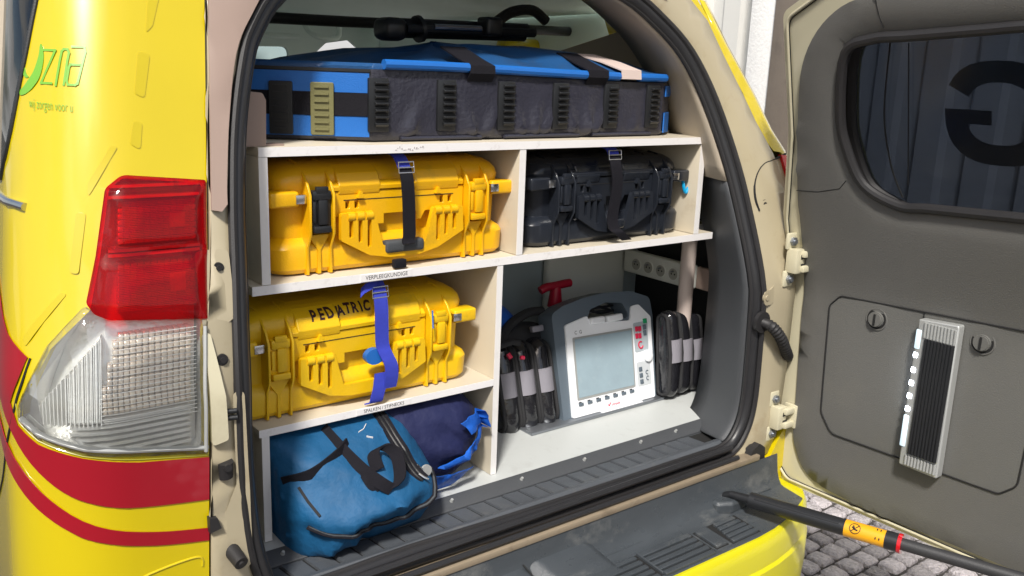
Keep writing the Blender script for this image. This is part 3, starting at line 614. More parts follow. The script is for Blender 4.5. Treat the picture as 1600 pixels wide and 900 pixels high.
# bumper with step
bprof = [(-.215, .698), (-.226, .676), (-.238, .655), (-.262, .634), (-.290, .621), (-.330, .614), (-.366, .610), (-.3715, .604)]
bprof = [(-.218, .696), (-.222, .672), (-.228, .650), (-.238, .632), (-.252, .6195), (-.268, .616), (-.360, .609), (-.366, .603), (-.366, .56), (-.22, .56)]
def bfn(x, y, z):   # the front edge bends forward towards the corner
    k = max(0, x-.98); s = min(1, (-.22-y)/.146); return (x, y+k*k*.85*max(0, s), z)
mb = MB(); rings = []
for x in [(-.20+i*.06) for i in range(25)]+[1.245]:
    rings.append([bfn(x, y, z) for y, z in bprof])
mb.loft(rings); bump = P('bumper_step', mb, 'step', ang=30)
mb = MB(); rings = []
for x in [(-.20+i*.06) for i in range(24)]+[1.22, 1.26, 1.30, 1.335, 1.36, 1.375, 1.38]:
    e = max(0, x-1.22)/.16; drop = .16*(1-sqrt(max(0, 1-e*e)))
    pr_ = [(-.355, .607), (-.3675, .6065), (-.374, .600), (-.379, .575), (-.3795, .535), (-.386, .528), (-.388, .45), (-.380, .35), (-.25, .33), (-.25, .60)]
    if x > 1.21: pr_ = [(-.255, .610)]+pr_[1:-1]+[(-.25, .59)]
    k = max(0, x-.98)**2*.85
    rings.append([(x, min(-.13, y+k*.95+drop), z) if y < -.2 else (x, y, z) for y, z in pr_])
mb.loft(rings); P('bumper', mb, 'paint2', ang=40)
P('bumper_side', MB().loft([[(1.22, y, z), (1.38, y, z), (1.38, y, .33), (1.22, y, .33)] for y, z in ((-.19, .60), (.3, .62))]), 'paint2', bev=.01)
# tread pattern on the step
def tb(x0, x1, y0, y1, h=.006, m='step', nm='tread_bar', lo=-.001):
    zz = lambda y: .616+(y+.268)*(.007/.092)
    P(nm, MB().box(x0, x1, y0, y1, 0, 1, fn=lambda x, y, z: bfn(x, y, zz(y)+lo+z*(h-lo)), r=0), m, parent=bump, bev=.0014 if m == 'step' else 0)
tb(.05, 1.20, -.2535, -.2490, .0075)
for (a, b_) in ((-.15, .08), (.10, .30), (.33, .50), (.53, .685), (.70, .855)):
    tb(a-.006, b_+.008, -.352, -.272, .0006, 'groove', 'tread_well', -.0005)
    for y in (-.275, -.2925, -.310, -.3275, -.345): tb(a, b_, y-.0125, y-.001, .006)
    tb(a-.004, a+.001, -.350, -.272, .0065)
tb(.870, .911, -.348, -.277, .0006, 'groove', 'tread_well', -.0005); tb(.873, .908, -.345, -.280, .006)
tb(.920, 1.018, -.352, -.274, .0006, 'groove', 'tread_well', -.0005)
for i in range(5): tb(.924+.003*i, 1.012-.002*i, -.350+.0150*i, -.339+.0150*i, .006)
def hump(nm, x0, x1, y0, y1, h, m='step', sk=.03):
    rings = []
    for t_, hh in ((0, 0), (.06, .75), (.16, 1), (.84, 1), (.94, .75), (1, 0)):
        x = x0+(x1-x0)*t_
        rings.append([(x, y0, .640), (x+.1*sk, y0, .655+h*hh*.35), (x+.4*sk, y0-.016, .640+h*hh), (x+.8*sk, (y0+y1)/2, .624+h*hh), (x+sk, y1+.008, .617+h*hh*.8), (x+sk, y1, .606)])
    P(nm, MB().loft(rings), m, parent=bump, ang=50)
hump('latch_housing', .435, .600, -.222, -.300, .016); hump('latch_flap', .345, .425, -.222, -.298, .010); hump('latch_recess', .24, .33, -.222, -.285, .006, 'trimd')
P('flap_gap', MB().tube([(.345, -.226, .662), (.36, -.262, .634), (.376, -.299, .618)], .0016, 6).tube([(.425, -.226, .662), (.44, -.262, .634), (.456, -.299, .618)], .0016, 6), 'groove', parent=bump)
P('corner_seal', MB().prism(fillet([(1.135, .690), (1.150, .722), (1.178, .735), (1.200, .72), (1.205, .665), (1.14, .66)], .008), -.212, -.19), 'rubber')
P('stay_socket', MB().prism(fillet([(.985, -.225), (1.10, -.225), (1.10, -.262), (1.02, -.268), (.985, -.25)], .012), .612, .645, 'z'), 'step', parent=bump, bev=.008)
# door stay: rod from the sill to the door
a_, b_ = Vector((1.035, -.246, .653)), Vector((1.262, -.98, .668)); d_ = b_-a_
L_ = lambda t: a_+d_*t
stay = P('door_stay', MB().tube([L_(.0), L_(.06), L_(.062), L_(.41)], [.009, .011, .0185, .0185], 16), 'blk')
P('stay_rod', MB().tube([L_(.40), L_(1.0)], .0135, 14), 'trimd', stay)
P('stay_sticker', MB().tube([L_(.345), L_(.455)], .0192, 20, caps=False), 'tape', stay)
P('stay_collar', MB().tube([L_(.455), L_(.488)], .0200, 18), 'blk', stay); P('stay_ring', MB().tube([L_(.488), L_(.498)], .0215, 18), 'redr', stay)
P('stay_hook', MB().tube(crom([L_(.03), L_(.0), L_(-.02)+Vector((0, 0, -.01)), L_(-.01)+Vector((0, 0, -.03))], 5), .008, 8), 'blk', stay)
P('stay_rib', MB().tube([L_(.08)+Vector((-.012, -.004, .012)), L_(.33)+Vector((-.012, -.004, .012))], .003, 6), 'blk', stay)
tv = d_.normalized(); nn = Vector((-.75, -.25, .62)); nn = (nn-tv*nn.dot(tv)).normalized(); sv = tv.cross(nn)
def ST(u, v, o): q = v/.0194; return L_(0)+tv*u+(nn*cos(q)+sv*sin(q)*-1)*(.0194+o)
Lr = d_.length
ring = [ST(Lr*.375+.011*cos(k*pi/12), .011*sin(k*pi/12), .0006) for k in range(24)]
P('warning_symbol', MB().tube(ring, .0008, 5, closed=True).tube([ST(Lr*.375+a, b, .0006) for a, b in ((-.007, -.007), (.007, .007))], .001, 5).tube([ST(Lr*.375+a, b, .0006) for a, b in ((-.006, .002), (0, -.002), (.006, -.003))], .0016, 5).tube([ST(Lr*.375+a, b, .0006) for a, b in ((-.001, .0), (-.004, .006))], .0012, 5), 'ink', stay)
dots = MB()
for u in (.432, .442):
    for v in (-.008, .012): dots.tube([ST(Lr*u, v-.002, .0006), ST(Lr*u, v+.002, .0006)], .0013, 5)
P('warning_symbol', dots, 'ink', stay)

# ---- the opened rear door
LD = lambda t, z, o: DR(t+.014, z, o)
dpoly = fillet([(.0, .655), (.05, .606), (1.15, .616), (1.18, 1.70), (1.05, 1.84), (.22, 1.84), (.05, 1.75), (.036, 1.50), (.0, 1.30)], [.03, .03, .08, .1, .1, .10, .03, .05, .05])
gl = smo([(.158, 1.55), (.18, 1.68), (.25, 1.712), (.55, 1.733), (1.0, 1.735), (1.04, 1.42), (.95, 1.362), (.554, 1.358), (.29, 1.345), (.20, 1.385), (.165, 1.47)])
door = patch('rear_door', dpoly, DR, 'doorcream', car, th=.012, base=-.012, holes=[gl], step=.07, edge=.004)
patch('outer_skin', dpoly, DR, 'paint', door, th=.012, base=-.10, holes=[gl], step=.1)
mb = MB(); n = len(dpoly); dp = dens(dpoly, .08); n = len(dp)
mb.loft([[DR(t, z, -.004) for t, z in dp], [DR(t*.995+.004, z, -.03) for t, z in dp], [DR(t, z, -.095) for t, z in dp]], cap=False); P('door_edge', mb, 'doorcream', door)
P('door_seal', MB().tube([DR(t, z, .001) for t, z in [(p[0]+(.013 if p[0] < .3 else -.013), p[1]+(.012 if p[1] < 1 else -.012)) for p in dp]], .0035, 8, closed=True), 'doorcream', door)
tpoly = smo([(.056, .80), (.066, .715), (.13, .645), (.30, .632), (1.08, .650), (1.12, 1.70), (1.0, 1.79), (.25, 1.775), (.155, 1.738), (.09, 1.66), (.062, 1.55), (.041, 1.36), (.043, 1.05)])
gl2 = smo([(.170, 1.55), (.192, 1.668), (.255, 1.695), (.55, 1.715), (.98, 1.72), (1.02, 1.43), (.94, 1.376), (.554, 1.372), (.295, 1.360), (.215, 1.395), (.178, 1.475)])
def TR(t, z, o):   # trim swells gently above the floor panel
    k = math.exp(-dist_poly(t, z, gl2)/.03); return DR(t+.012, z, o-.010*k*(1 if o > .005 else 0))
patch('door_trim', tpoly, TR, 'doortrim', door, th=.012, holes=[gl2], step=.03, edge=.006, ang=60)
P('trim_seam', MB().tube([TR(t, z, .0115) for t, z in dens([(.043, 1.362), (.10, 1.366), (.155, 1.38), (.172, 1.40)], .02, False)], .0013, 6), 'groove', door)
P('trim_seam', MB().tube([TR(t, z, .0115) for t, z in dens([(.262, 1.775), (.268, 1.74), (.275, 1.715)], .02, False)], .0012, 6), 'groove', door)
P('window_seal', MB().tube([DR(t+.008, z, .004) for t, z in dens(gl2, .03)], .011, 10, closed=True), 'rubber', door)
P('door_joint', MB().tube([DR(t, z, .0006) for t, z in [(p[0]+(.017 if p[0] < .3 else -.017), p[1]+(.016 if p[1] < 1 else -.016)) for p in dp]], .0013, 6, closed=True), 'groove', door)
wg = patch('door_window', gl, DR, 'glass', door, th=.004, base=-.075, step=.15)
P('window_seal', MB().tube([DR(t, z, -.066) for t, z in dens(gl, .03)], .013, 8, closed=True), 'rubber', door)
P('glass_guide', MB().tube([DR(t, z, -.062) for t, z in [(.30, 1.69), (.288, 1.40)]], .0015, 6).tube([DR(t, z, -.062) for t, z in crom([(.262, 1.70), (.24, 1.55), (.25, 1.44), (.275, 1.37)], 5)], .002, 6), 'groove', wg)
# mirrored letter G stuck to the outside of the glass
gc, gz = .470, 1.560
gp = lambda q, r: (gc+r*1.02*math.copysign(abs(cos(q))**.8, cos(q)), gz+.96*r*math.copysign(abs(sin(q))**.8, sin(q)))
A = [radians(a) for a in range(154, -181, -9)]
outer_ = [gp(a, .104) for a in A]+[(gc-.106, gz+.006), (gc-.014, gz+.006), (gc-.014, gz-.022), (gc-.060, gz-.022)]; inner_ = [gp(a, .062) for a in A[:-3]]
patch('letter_sticker', outer_+inner_[::-1], DR, 'gfilm', wg, th=.0015, base=-.0785, step=.06)
# storage lid, split by the lamp
gr = fillet([(.120, 1.095), (.147, 1.124), (.60, 1.146), (.592, .822), (.56, .792), (.166, .785), (.132, .83)], [.02, .02, .03, .03, .02, .03, .03])
lid1 = patch('storage_lid', fillet([(.120, 1.095), (.147, 1.124), (.349, 1.134), (.359, .789), (.166, .785), (.132, .83)], [.02, .02, 0, 0, .03, .03]), TR, 'lid_t', door, th=.0145, step=.05, edge=.0015)
lid2 = patch('storage_lid', fillet([(.351, 1.134), (.60, 1.146), (.592, .822), (.56, .792), (.361, .789)], [0, .03, .03, .02, 0]), TR, 'lid_t', door, th=.0145, step=.05, edge=.0015)
L1 = fillet([(.120, 1.095), (.147, 1.124), (.60, 1.146), (.592, .822), (.56, .792), (.166, .785), (.132, .83)], [.02, .02, .03, .03, .02, .03, .03])
P('lid_gap', MB().tube([TR(t, z, .0138) for t, z in dens(L1, .03)], .0019, 8, closed=True).tube([TR(.350, z, .0138) for z in (1.13, 1.0, .9, .79)], .0016, 6), 'groove', door)
for t_, z_, ld in ((.241, 1.091, lid1), (.477, 1.099, lid2)):
    c = Vector(LD(t_, z_, .0150)); ax = (-1, 0, 0)
    k_ = P('latch_knob', MB().disc(c+Vector((.003, 0, 0)), ax, .0185, .010, 24, .0175).disc(c+Vector((-.006, 0, 0)), ax, .0155, .004, 24), 'lid_t', ld)
    P('latch_ring', MB().tube([c+Vector((-.0005, .0245*cos(q*pi/14), .0245*sin(q*pi/14))) for q in range(28)], .0022, 6, closed=True), 'doortrim', ld)
    P('latch_well', MB().tube([c+Vector((-.0008, 0, 0)), c+Vector((-.0016, 0, 0))], .0235, 24), 'groove', ld)
    P('latch_slot', MB().box(c.x-.0125, c.x-.0095, c.y-.002, c.y+.002, c.z-.013, c.z+.013), 'groove', ld)
# battery LED lamp clipped to the door: rests on it, its own thing
hl_ = thing('led_lamp', 'battery lamp with ribbed black cover and glowing LED row on the open door', 'lamp', LD(.395, .79, .022))
mb = MB().prism(fillet([(.352, .786), (.440, .784), (.438, 1.128), (.350, 1.122)], .005), .0150, .040, 'z', fn=lambda t, z, o: LD(t, z, o)); mb.build('lamp_body', 'silver', hl_, bev=.003)
mb = MB()
for i in range(9): mb.tube([LD(.374+.0072*i, z, .0435) for z in (.820, 1.083)], .0040, 8)
mb.build('ribbed_cover', 'blk', hl_)
for z0, z1 in ((1.085, 1.118), (.792, .815)):
    mb = MB()
    for i in range(10): mb.tube([LD(.368+.0072*i, z, .0415) for z in (z0, z1)], .0032, 8)
    mb.build('end_grille', 'silver', hl_)
for i, z in enumerate((1.042, 1.008, .978, .948, .918)):
    mb = MB().box(.3490, .3600, .028, .0425, z-.0060, z+.0065, fn=lambda t, o, z: LD(t, z, o), r=.003); mb.build('led', 'led', hl_)
MB().box(.3500, .3600, .0235, .0405, .83, 1.10, fn=lambda t, o, z: LD(t, z, o), r=.002).build('light_window', 'silver', hl_)
MB().box(.3485, .3615, .026, .043, 1.056, 1.10, fn=lambda t, o, z: LD(t, z, o), r=.003).build('diffuser', 'ledd', hl_)
MB().box(.3485, .3615, .026, .043, .83, .904, fn=lambda t, o, z: LD(t, z, o), r=.003).build('diffuser', 'ledd', hl_)

# ================================================================= SHELF UNIT
sh = thing('shelf_unit', 'white melamine shelf unit built into the boot of the yellow car', 'shelf', (.55, .2, .70))
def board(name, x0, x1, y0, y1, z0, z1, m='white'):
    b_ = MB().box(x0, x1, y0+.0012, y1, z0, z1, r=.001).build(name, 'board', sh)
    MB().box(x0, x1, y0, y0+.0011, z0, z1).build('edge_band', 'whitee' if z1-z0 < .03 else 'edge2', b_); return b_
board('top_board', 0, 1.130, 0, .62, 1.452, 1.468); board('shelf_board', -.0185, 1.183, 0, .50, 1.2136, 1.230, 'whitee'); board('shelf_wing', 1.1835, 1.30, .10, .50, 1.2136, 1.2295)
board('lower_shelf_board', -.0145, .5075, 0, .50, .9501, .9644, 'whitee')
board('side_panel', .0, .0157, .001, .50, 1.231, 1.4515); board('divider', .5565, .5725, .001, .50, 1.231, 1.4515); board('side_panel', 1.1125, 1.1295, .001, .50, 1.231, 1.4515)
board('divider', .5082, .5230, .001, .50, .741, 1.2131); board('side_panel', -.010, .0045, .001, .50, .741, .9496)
MB().box(-.010, .0045, .001, .5, .741, .7415).build('side_panel_foot', 'white', sh)
MB().prism(fillet([(-.075, -.028), (1.20, -.028), (1.24, .0), (1.285, .05), (1.41, .08), (1.41, .50), (-.075, .50)], [0, .02, .03, .03, .02, 0, 0]), .724, .740, 'z').build('floor_board', 'floorb', sh)
MB().box(.0157, 1.112, .40, .405, 1.232, 1.451).build('back_panel', 'inner_bounce', sh); MB().box(-.01, .508, .42, .425, .741, 1.213).build('back_panel', 'inner_bounce', sh)
MB().box(.523, 1.41, .475, .487, .741, 1.213).build('back_panel', 'glove', sh)
MB().box(1.022, 1.330, .44, .473, .742, 1.205, r=.012).build('inner_cover', 'lamp_w', sh)
MB().tube([(1.268, .145, .742), (1.268, .145, 1.213)], .0205, 20).build('support_pole', 'tube', sh); MB().tube([(1.268, .145, .7405), (1.268, .145, .748)], .0225, 20).build('pole_foot', 'trimd', sh)
MB().prism(fillet([(.02, 1.4685), (.022, 1.545), (.016, 1.557), (-.04, 1.562), (-.08, 1.56), (-.08, 1.4685)], [0, .005, .006, 0, 0, 0]), .015, .021).build('angle_bracket', 'pink', sh)
MB().box(-.02, .055, .021, .05, 1.4683, 1.471).build('angle_foot', 'pink', sh)
MB().tube([(-.085, .012, 1.40), (-.06, .012, 1.30)], .0018, 6).build('cable', 'metal', sh)
def label(x0, x1, z0, z1, txt, size, ink='ink', cx=None):
    l = MB().box(x0, x1, -.0012, -.0002, z0, z1).build('shelf_label', 'paper', sh)
    bez(txt, size, XZ(-.0012), 'label_text', ink, l, o=.0003, cx=(x0+x1)/2, cy=(z0+z1)/2, sx=.92)
label(.190, .300, 1.2150, 1.2285, 'VERPLEEGKUNDIGE', .0112); label(.180, .300, .9515, .9632, 'SPALKEN / STIFNECKS', .0100)
rg = random.Random(8)
for k in range(14):
    x = .262+.0045*k; z = 1.4585+rg.uniform(-.003, .003); MB().box(x, x+rg.uniform(.001, .004), -.0006, .0002, z, z+rg.uniform(.001, .004)).build('worn_mark', 'ink2', sh)

# ================================================================= HARD CASES
def make_case(label, loc, W, D, H, m, mlat, mgrip, hx=None, latm2=None):
    t = thing('hard_case', label, 'case', loc, 'hard cases strapped on the shelves'); X0, Y0, Z0 = loc
    fn = lambda x, y, z: (X0+x, Y0+y, Z0+z)
    lv = [(0, .020, .03), (.004, .008, .033), (.012, .002, .035), (.05, 0, .035), (.058, .004, .034), (.068, .017, .032), (.128, .015, .032)]
    MB().loft([[fn(x, y, z) for x, y in rrect(i, W-i, i, D-i, r)] for z, i, r in lv]).build('case_base', m, t, ang=32)
    sg = H-.035
    lv = [(.1415, .015, .032), (.150, .013, .032), (sg, .010, .034), (sg+.012, .0125, .036), (sg+.022, .019, .04), (sg+.030, .031, .04), (H-.0015, .044, .045), (H, .058, .045)]
    lid = MB().loft([[fn(x, y, z) for x, y in rrect(i, W-i, i, D-i, r)] for z, i, r in lv]).build('case_lid', m, t, ang=32)
    MB().loft([[fn(x, y, z) for x, y in rrect(i, W-i, i, D-i, r)] for z, i, r in [(.1285, .012, .034), (.129, .007, .036), (.140, .007, .036), (.141, .012, .034)]]).build('case_lip', m, t)
    # raised lid pads either side of the middle
    for a, b_ in ((.128, W/2-.045), (W/2+.03, W-.128)):
        MB().prism(fillet([(.016, sg-.028), (.0, sg-.024), (-.004, sg-.006), (.008, sg+.016), (.030, sg+.030), (.060, H+.001), (.10, H+.001), (.10, sg)], .006), a, b_, 'x', fn=fn).build('lid_pad', m, lid, bev=.003)
        MB().prism([((a+b_)/2-.006, sg-.03), ((a+b_)/2+.006, sg-.03), ((a+b_)/2+.002, sg-.018), ((a+b_)/2-.002, sg-.018)], -.008, .006, fn=fn).build('lid_nub', m, lid)
    # upright fins
    fp = [(.07, H+.003), (.04, H-.001), (.018, H-.014), (-.006, H-.034), (-.018, H-.054), (-.018, .078), (-.004, .052), (-.004, .002), (.008, -.0), (.05, .03)]
    for x in (.066, .112, W-.112, W-.066):
        MB().prism(fp, x-.0022, x+.0022, 'x', fn=fn).build('fin', m, t, bev=.0008)
    for x in (.089, W-.089):      # funnel between each pair of fins
        MB().prism([(x-.022, .075), (x+.022, .075), (x+.0035, .047), (x+.0035, .002), (x-.0035, .002), (x-.0035, .047)], -.0025, .02, fn=fn).build('fin_web', m, t, bev=.001)
    # centre plate with slots, and lid rail
    hl_, hr_ = hx or (.130, W-.130)
    slots = [rrect(x-.004, x+.004, .118, .134, .001, 1) for x in (hl_+.018, hl_+.037, hr_-.018, hr_-.037)]
    patch('handle_plate', [(.116, .104), (.116, .150), (W-.116, .150), (W-.116, .104), (hr_-.075, .104), (hr_-.085, .088), (hr_-.095, .088), (hr_-.095, .104), (hl_+.095, .104), (hl_+.095, .085), (hl_+.08, .085), (hl_+.075, .104)], lambda u, v, o: fn(u, .012-o, v), m, t, th=.011, holes=slots, step=.05, bev=.001)
    MB().prism([(.018, .152), (-.002, .152), (-.003, .160), (.005, .168), (.018, .170)], .118, W-.118, 'x', fn=fn).build('lid_rail', m, lid, bev=.001)
    MB().box(.14, W-.14, .0003, .003, .1335, .1350, fn=fn).build('seam', 'groove', t)
    # latches
    for i, (x, mm) in enumerate(((.089, mlat), (W-.089, latm2 or m))):
        l = MB().box(x-.0195, x+.0195, -.012, .018, .090, .150, fn=fn, r=.003).build('latch', mm, t)
        MB().box(x-.0185, x+.0185, -.018, .0, .139, .157, fn=fn, r=.004).box(x-.012, x+.012, -.019, -.01, .152, .164, fn=fn, r=.002).build('latch_hook', mm, l)
        MB().box(x-.008, x+.010, -.0195, -.01, .095, .140, fn=fn, r=.0025).box(x-.018, x-.011, -.0165, -.01, .10, .137, fn=fn, r=.002).build('latch_lever', mm, l)
        MB().box(x-.0175, x+.0175, -.0195, -.006, .080, .093, fn=fn, r=.003).build('latch_pull', mm, l)
    # handle
    out = [(hl_-.003, .112), (hl_+.066, .112), (hl_+.084, .046), (hr_-.084, .046), (hr_-.066, .112), (hr_+.003, .112), (hr_+.006, .062), (hr_-.055, .032), (hr_-.10, .022), (hl_+.10, .022), (hl_+.055, .030), (hl_-.004, .062)]
    hs = []
    for s_, b0 in ((1, hl_), (-1, hr_)):
        for k in (0, 1, 2):
            xa = b0+s_*(.0125+k*.019); xb = xa+s_*.0085; bot = .066-.010*k
            hs.append(fillet([(min(xa, xb), .101), (max(xa, xb), .101), (max(xa, xb), bot), (min(xa, xb), bot)], .003, 2))
    h = patch('handle', fillet(out, .004, 2), lambda u, v, o: fn(u, -.005-o, v), m, t, th=.011, holes=hs, step=.05, bev=.0018)
    for b0, s_ in ((hl_, 1), (hr_, -1)):
        for k in range(3):
            xa = b0+s_*(.013+.019*k); MB().tube([fn(xa-.003*s_, -.010, .105), fn(xa+.011*s_, -.010, .105)], .0092, 12).build('handle_knuckle', m, h)
    if mgrip: MB().box(hl_+.088, hr_-.088, -.021, .001, .030, .054, fn=fn, r=.006).build('handle_grip', mgrip, h)
    # padlock corners
    for x0, x1, xs in ((-.006, .050, .046), (W-.050, W+.006, W-.050)):
        c = MB().box(x0, x1, -.008, .03, .128, .156, fn=fn, r=.005).build('padlock_lug', m, t)
        MB().box(xs-.004, xs+.016, -.0105, .0, .134, .150, fn=fn, r=.001).build('lug_plate', 'chrome', c)
    return t, fn
caseA, fa = make_case('yellow hard case with black rubber grip and one black latch, upper left compartment', (.034, .034, 1.2305), .522, .34, .203, 'cy', 'blk', 'grip', latm2='cy')
caseB, fb = make_case('black hard case in the upper right compartment', (.617, .036, 1.2305), .488, .34, .196, 'cb', 'cb', 'cb', latm2='cb')
caseC, fc = make_case('yellow hard case marked in black marker, standing on the lower shelf below the other cases', (-.050, .036, .9650), .522, .34, .203, 'cy2', 'cy2', None, latm2='cy2')
# marker writing on the lower yellow case: small strokes of the letters
lid = [c for c in caseC.children if c.name.startswith('case_lid')][0]
cv, cf = [], []
for c in caseC.children_recursive:
    if c.type == 'MESH' and c.name.split('.')[0] in ('lid_pad', 'case_lid'):
        n = len(cv); w0 = wloc(c); cv += [v.co+w0 for v in c.data.vertices]; cf += [tuple(i+n for i in p.vertices) for p in c.data.polygons]
cbv = BVHTree.FromPolygons(cv, cf)
def CW(u, v, o):
    h = cbv.ray_cast(Vector((u, -1, v)), Vector((0, 1, 0)))[0]; return (u, (h.y if h else .04)-.0009, v)
rnd = random.Random(3); x = .114
for ch in 'PEDIATRIC':
    bez(ch, .0235, CW, 'marker_letter', 'marker', lid, o=.003, cx=x, cy=1.1490+rnd.uniform(-.0012, .0012)+(x-.116)*.02, shear=rnd.uniform(-.15, .3), sx=.9, bold=.0009, sub=3)
    x += {'I': .0105, 'P': .0165, 'E': .0185}.get(ch, .0148)
MB().tube([(.357, .012, 1.135), (.354, .004, 1.10)], .0016, 6).build('cable_tie', 'bluev', caseC)
# plastic carabiner on the black case
o = MB().tube(crom([(1.108, .040, 1.374), (1.121, .036, 1.366), (1.117, .034, 1.345), (1.108, .034, 1.330), (1.101, .036, 1.345), (1.101, .040, 1.366)], 5, True), .0042, 8, closed=True).build('cable_clip', PM('cyan_plastic', (.0, .32, .62), .35))
tag(o, 'small bright blue plastic clip hanging on the right end of the black case', 'clip')
# ================================================================= STRAPS
def strap(label, x, pts, mat, w_=.0135, th=.0026, dx=None, up_mat='webb', upper=None, buckle=None):
    t = thing('tie_strap', label, 'strap', (x, pts[0][0], pts[0][1]), 'tie straps over the cases')
    P_ = crom([(x+(p[2] if len(p) > 2 else 0), p[0], p[1]) for p in pts], 6)
    MB().ribbon(P_, (w_, 0, 0), th).build('webbing', mat, t)
    if upper: MB().ribbon(crom([(x+(p[2] if len(p) > 2 else 0), p[0], p[1]) for p in upper], 6), (w_, 0, 0), th).build('upper_webbing', up_mat, t)
    if buckle:
        y, z = buckle; r = .0016; W2 = w_+.003
        MB().tube([(x-W2, y, z+.010), (x+W2, y, z+.010), (x+W2, y-.003, z-.010), (x-W2, y-.003, z-.010)], r, 8, closed=True).tube([(x-W2, y-.002, z), (x+W2, y-.002, z)], r, 8).build('buckle', 'chrome', t)
    return t
strap('strap over the yellow case with black grip, blue at its top and black below', .291, [(.014, 1.424), (.004, 1.40), (.003, 1.36, .003), (.004, 1.32, .005), (.003, 1.295, .005), (.002, 1.286, .002), (-.002, 1.279, .002)], 'webk', .0135, upper=[(.06, 1.449, -.006), (.03, 1.445, -.006), (.018, 1.434, -.004), (.012, 1.422, -.002)], buckle=(.010, 1.424))
o = MB().box(.262, .289, -.0015, .012, 1.2325, 1.250, r=.003).build('strap_end', 'webk'); tag(o, 'black strap end poking out under the upper yellow case', 'strap end')
strap('strap over the black case, mostly black with a blue top', .835, [(.016, 1.432), (.006, 1.41), (.003, 1.37, .006), (.004, 1.33, .003), (.004, 1.29, -.002), (-.001, 1.266, .002), (-.006, 1.256, .014), (.002, 1.236, .046)], 'webk', .016, upper=[(.06, 1.448), (.03, 1.446), (.02, 1.440), (.014, 1.430)], buckle=(.012, 1.432))
strap('all blue strap over the lower yellow case marked with black letters', .237, [(.05, 1.2105), (.028, 1.206), (.014, 1.19), (.006, 1.16), (.004, 1.12), (.003, 1.085, .001), (-.004, 1.065, .006), (-.010, 1.045, .013), (-.010, 1.02, .014), (-.006, .998, .012)], 'webb', .014, buckle=(.012, 1.188), upper=[(-.001, 1.03, -.004), (-.006, 1.005, -.010), (-.007, .985, -.016), (-.004, .974, -.018), (.004, .970, -.024)])
o = MB().ribbon([(.235, .02, 1.2055), (.222, .014, 1.204), (.205, .012, 1.198), (.198, .014, 1.190)], (.003, .004, .008), .0025).build('strap_tail', 'webb'); tag(o, 'folded blue strap tail under the middle shelf board', 'strap tail')
o = MB().tube([(.222, .016, 1.063), (.222, .002, 1.063)], .020, 16, flat=.8).build('buckle_pad', 'bluev'); tag(o, 'dark blue buckle behind the blue strap on the lower yellow case', 'buckle')

# ================================================================= RESCUE BAG ON TOP
plan = [(.24, .045), (1.03, .060), (1.095, .10), (1.13, .52), (.95, .64), (.10, .64), (-.02, .36), (.03, .175)]
bag = thing('immobilisation_bag', 'long flat blue and dark vinyl rescue bag lying on top of the shelf unit', 'bag', (.55, .3, 1.4685))
pd = dens(fillet(plan, [.008, .015, .02, .05, .05, .05, .05, .012], 3), .012); cx0, cy0 = .55, .33
def wr(x, z, a=.004):
    k = max(0, min(1, (1.56-z)/.07)); r_ = 0
    for cx_, sl_, h_ in ((.315, .5, .8), (.47, -.4, 1), (.505, .5, .8), (.60, -.5, 1), (.635, .1, .9), (.66, .5, .8), (.75, -.5, 1), (.785, .0, 1.2), (.81, .5, .7), (.93, .3, .5)):
        d = x-cx_-sl_*(z-1.48); r_ += h_*math.exp(-(d/.0085)**2)
    return -a*3.6*r_*k+a*.25*(sin(x*38+z*21)+.6*sin(x*91-z*60+1))
def bring(z, ins, wa=0):
    out = []
    for x, y in pd:
        d = Vector((cx0-x, cy0-y)).normalized(); yy = wr(x, z, wa) if y < .12 else 0
        out.append((x+d.x*ins, y+d.y*ins+yy, z+.006*sin(x*5)*(z > 1.59)))
    return out
lvz = [(1.469, .012, 0), (1.4725, .003, 0), (1.480, 0, .002), (1.49, 0, .004), (1.50, 0, .0045), (1.515, 0, .004), (1.53, 0, .0035), (1.545, 0, .0025), (1.56, 0, .0018), (1.585, .0, .001), (1.598, .002, 0)]
MB().loft([bring(*q) for q in lvz]).build('bag_wall', 'vinyl', bag, ang=60)
mb = MB(); tv = [(1.599, .002, 0), (1.606, .001, 0), (1.612, .010, 0), (1.622, .05, 0), (1.640, .12, 0), (1.652, .20, 0), (1.658, .30, 0), (1.660, .34, 0)]
rings = []
for z, ins, wa in tv:
    ring = []
    for x, y in pd:
        d = Vector((cx0-x, cy0-y)); l = d.length; s = min(ins, l*.96); d.normalize()
        zz = z if z < 1.615 else z+.004*sin(x*23+y*9)+.003*sin(y*31+x*12)
        # dome: higher in the middle of the length, lower at the left end
        if z >= 1.62: zz -= .078*max(0, 1-max(0, x+d.x*s)/.55)+.010*max(0, (x+d.x*s-.75)/.4)
        ring.append((x+d.x*s, y+d.y*s, zz))
    rings.append(ring)
mb.loft(rings); mb.build('bag_top', 'bagtop', bag, ang=60)
P2 = lambda pts, h=.004: [(x, y, z) for x, y, z in pts]
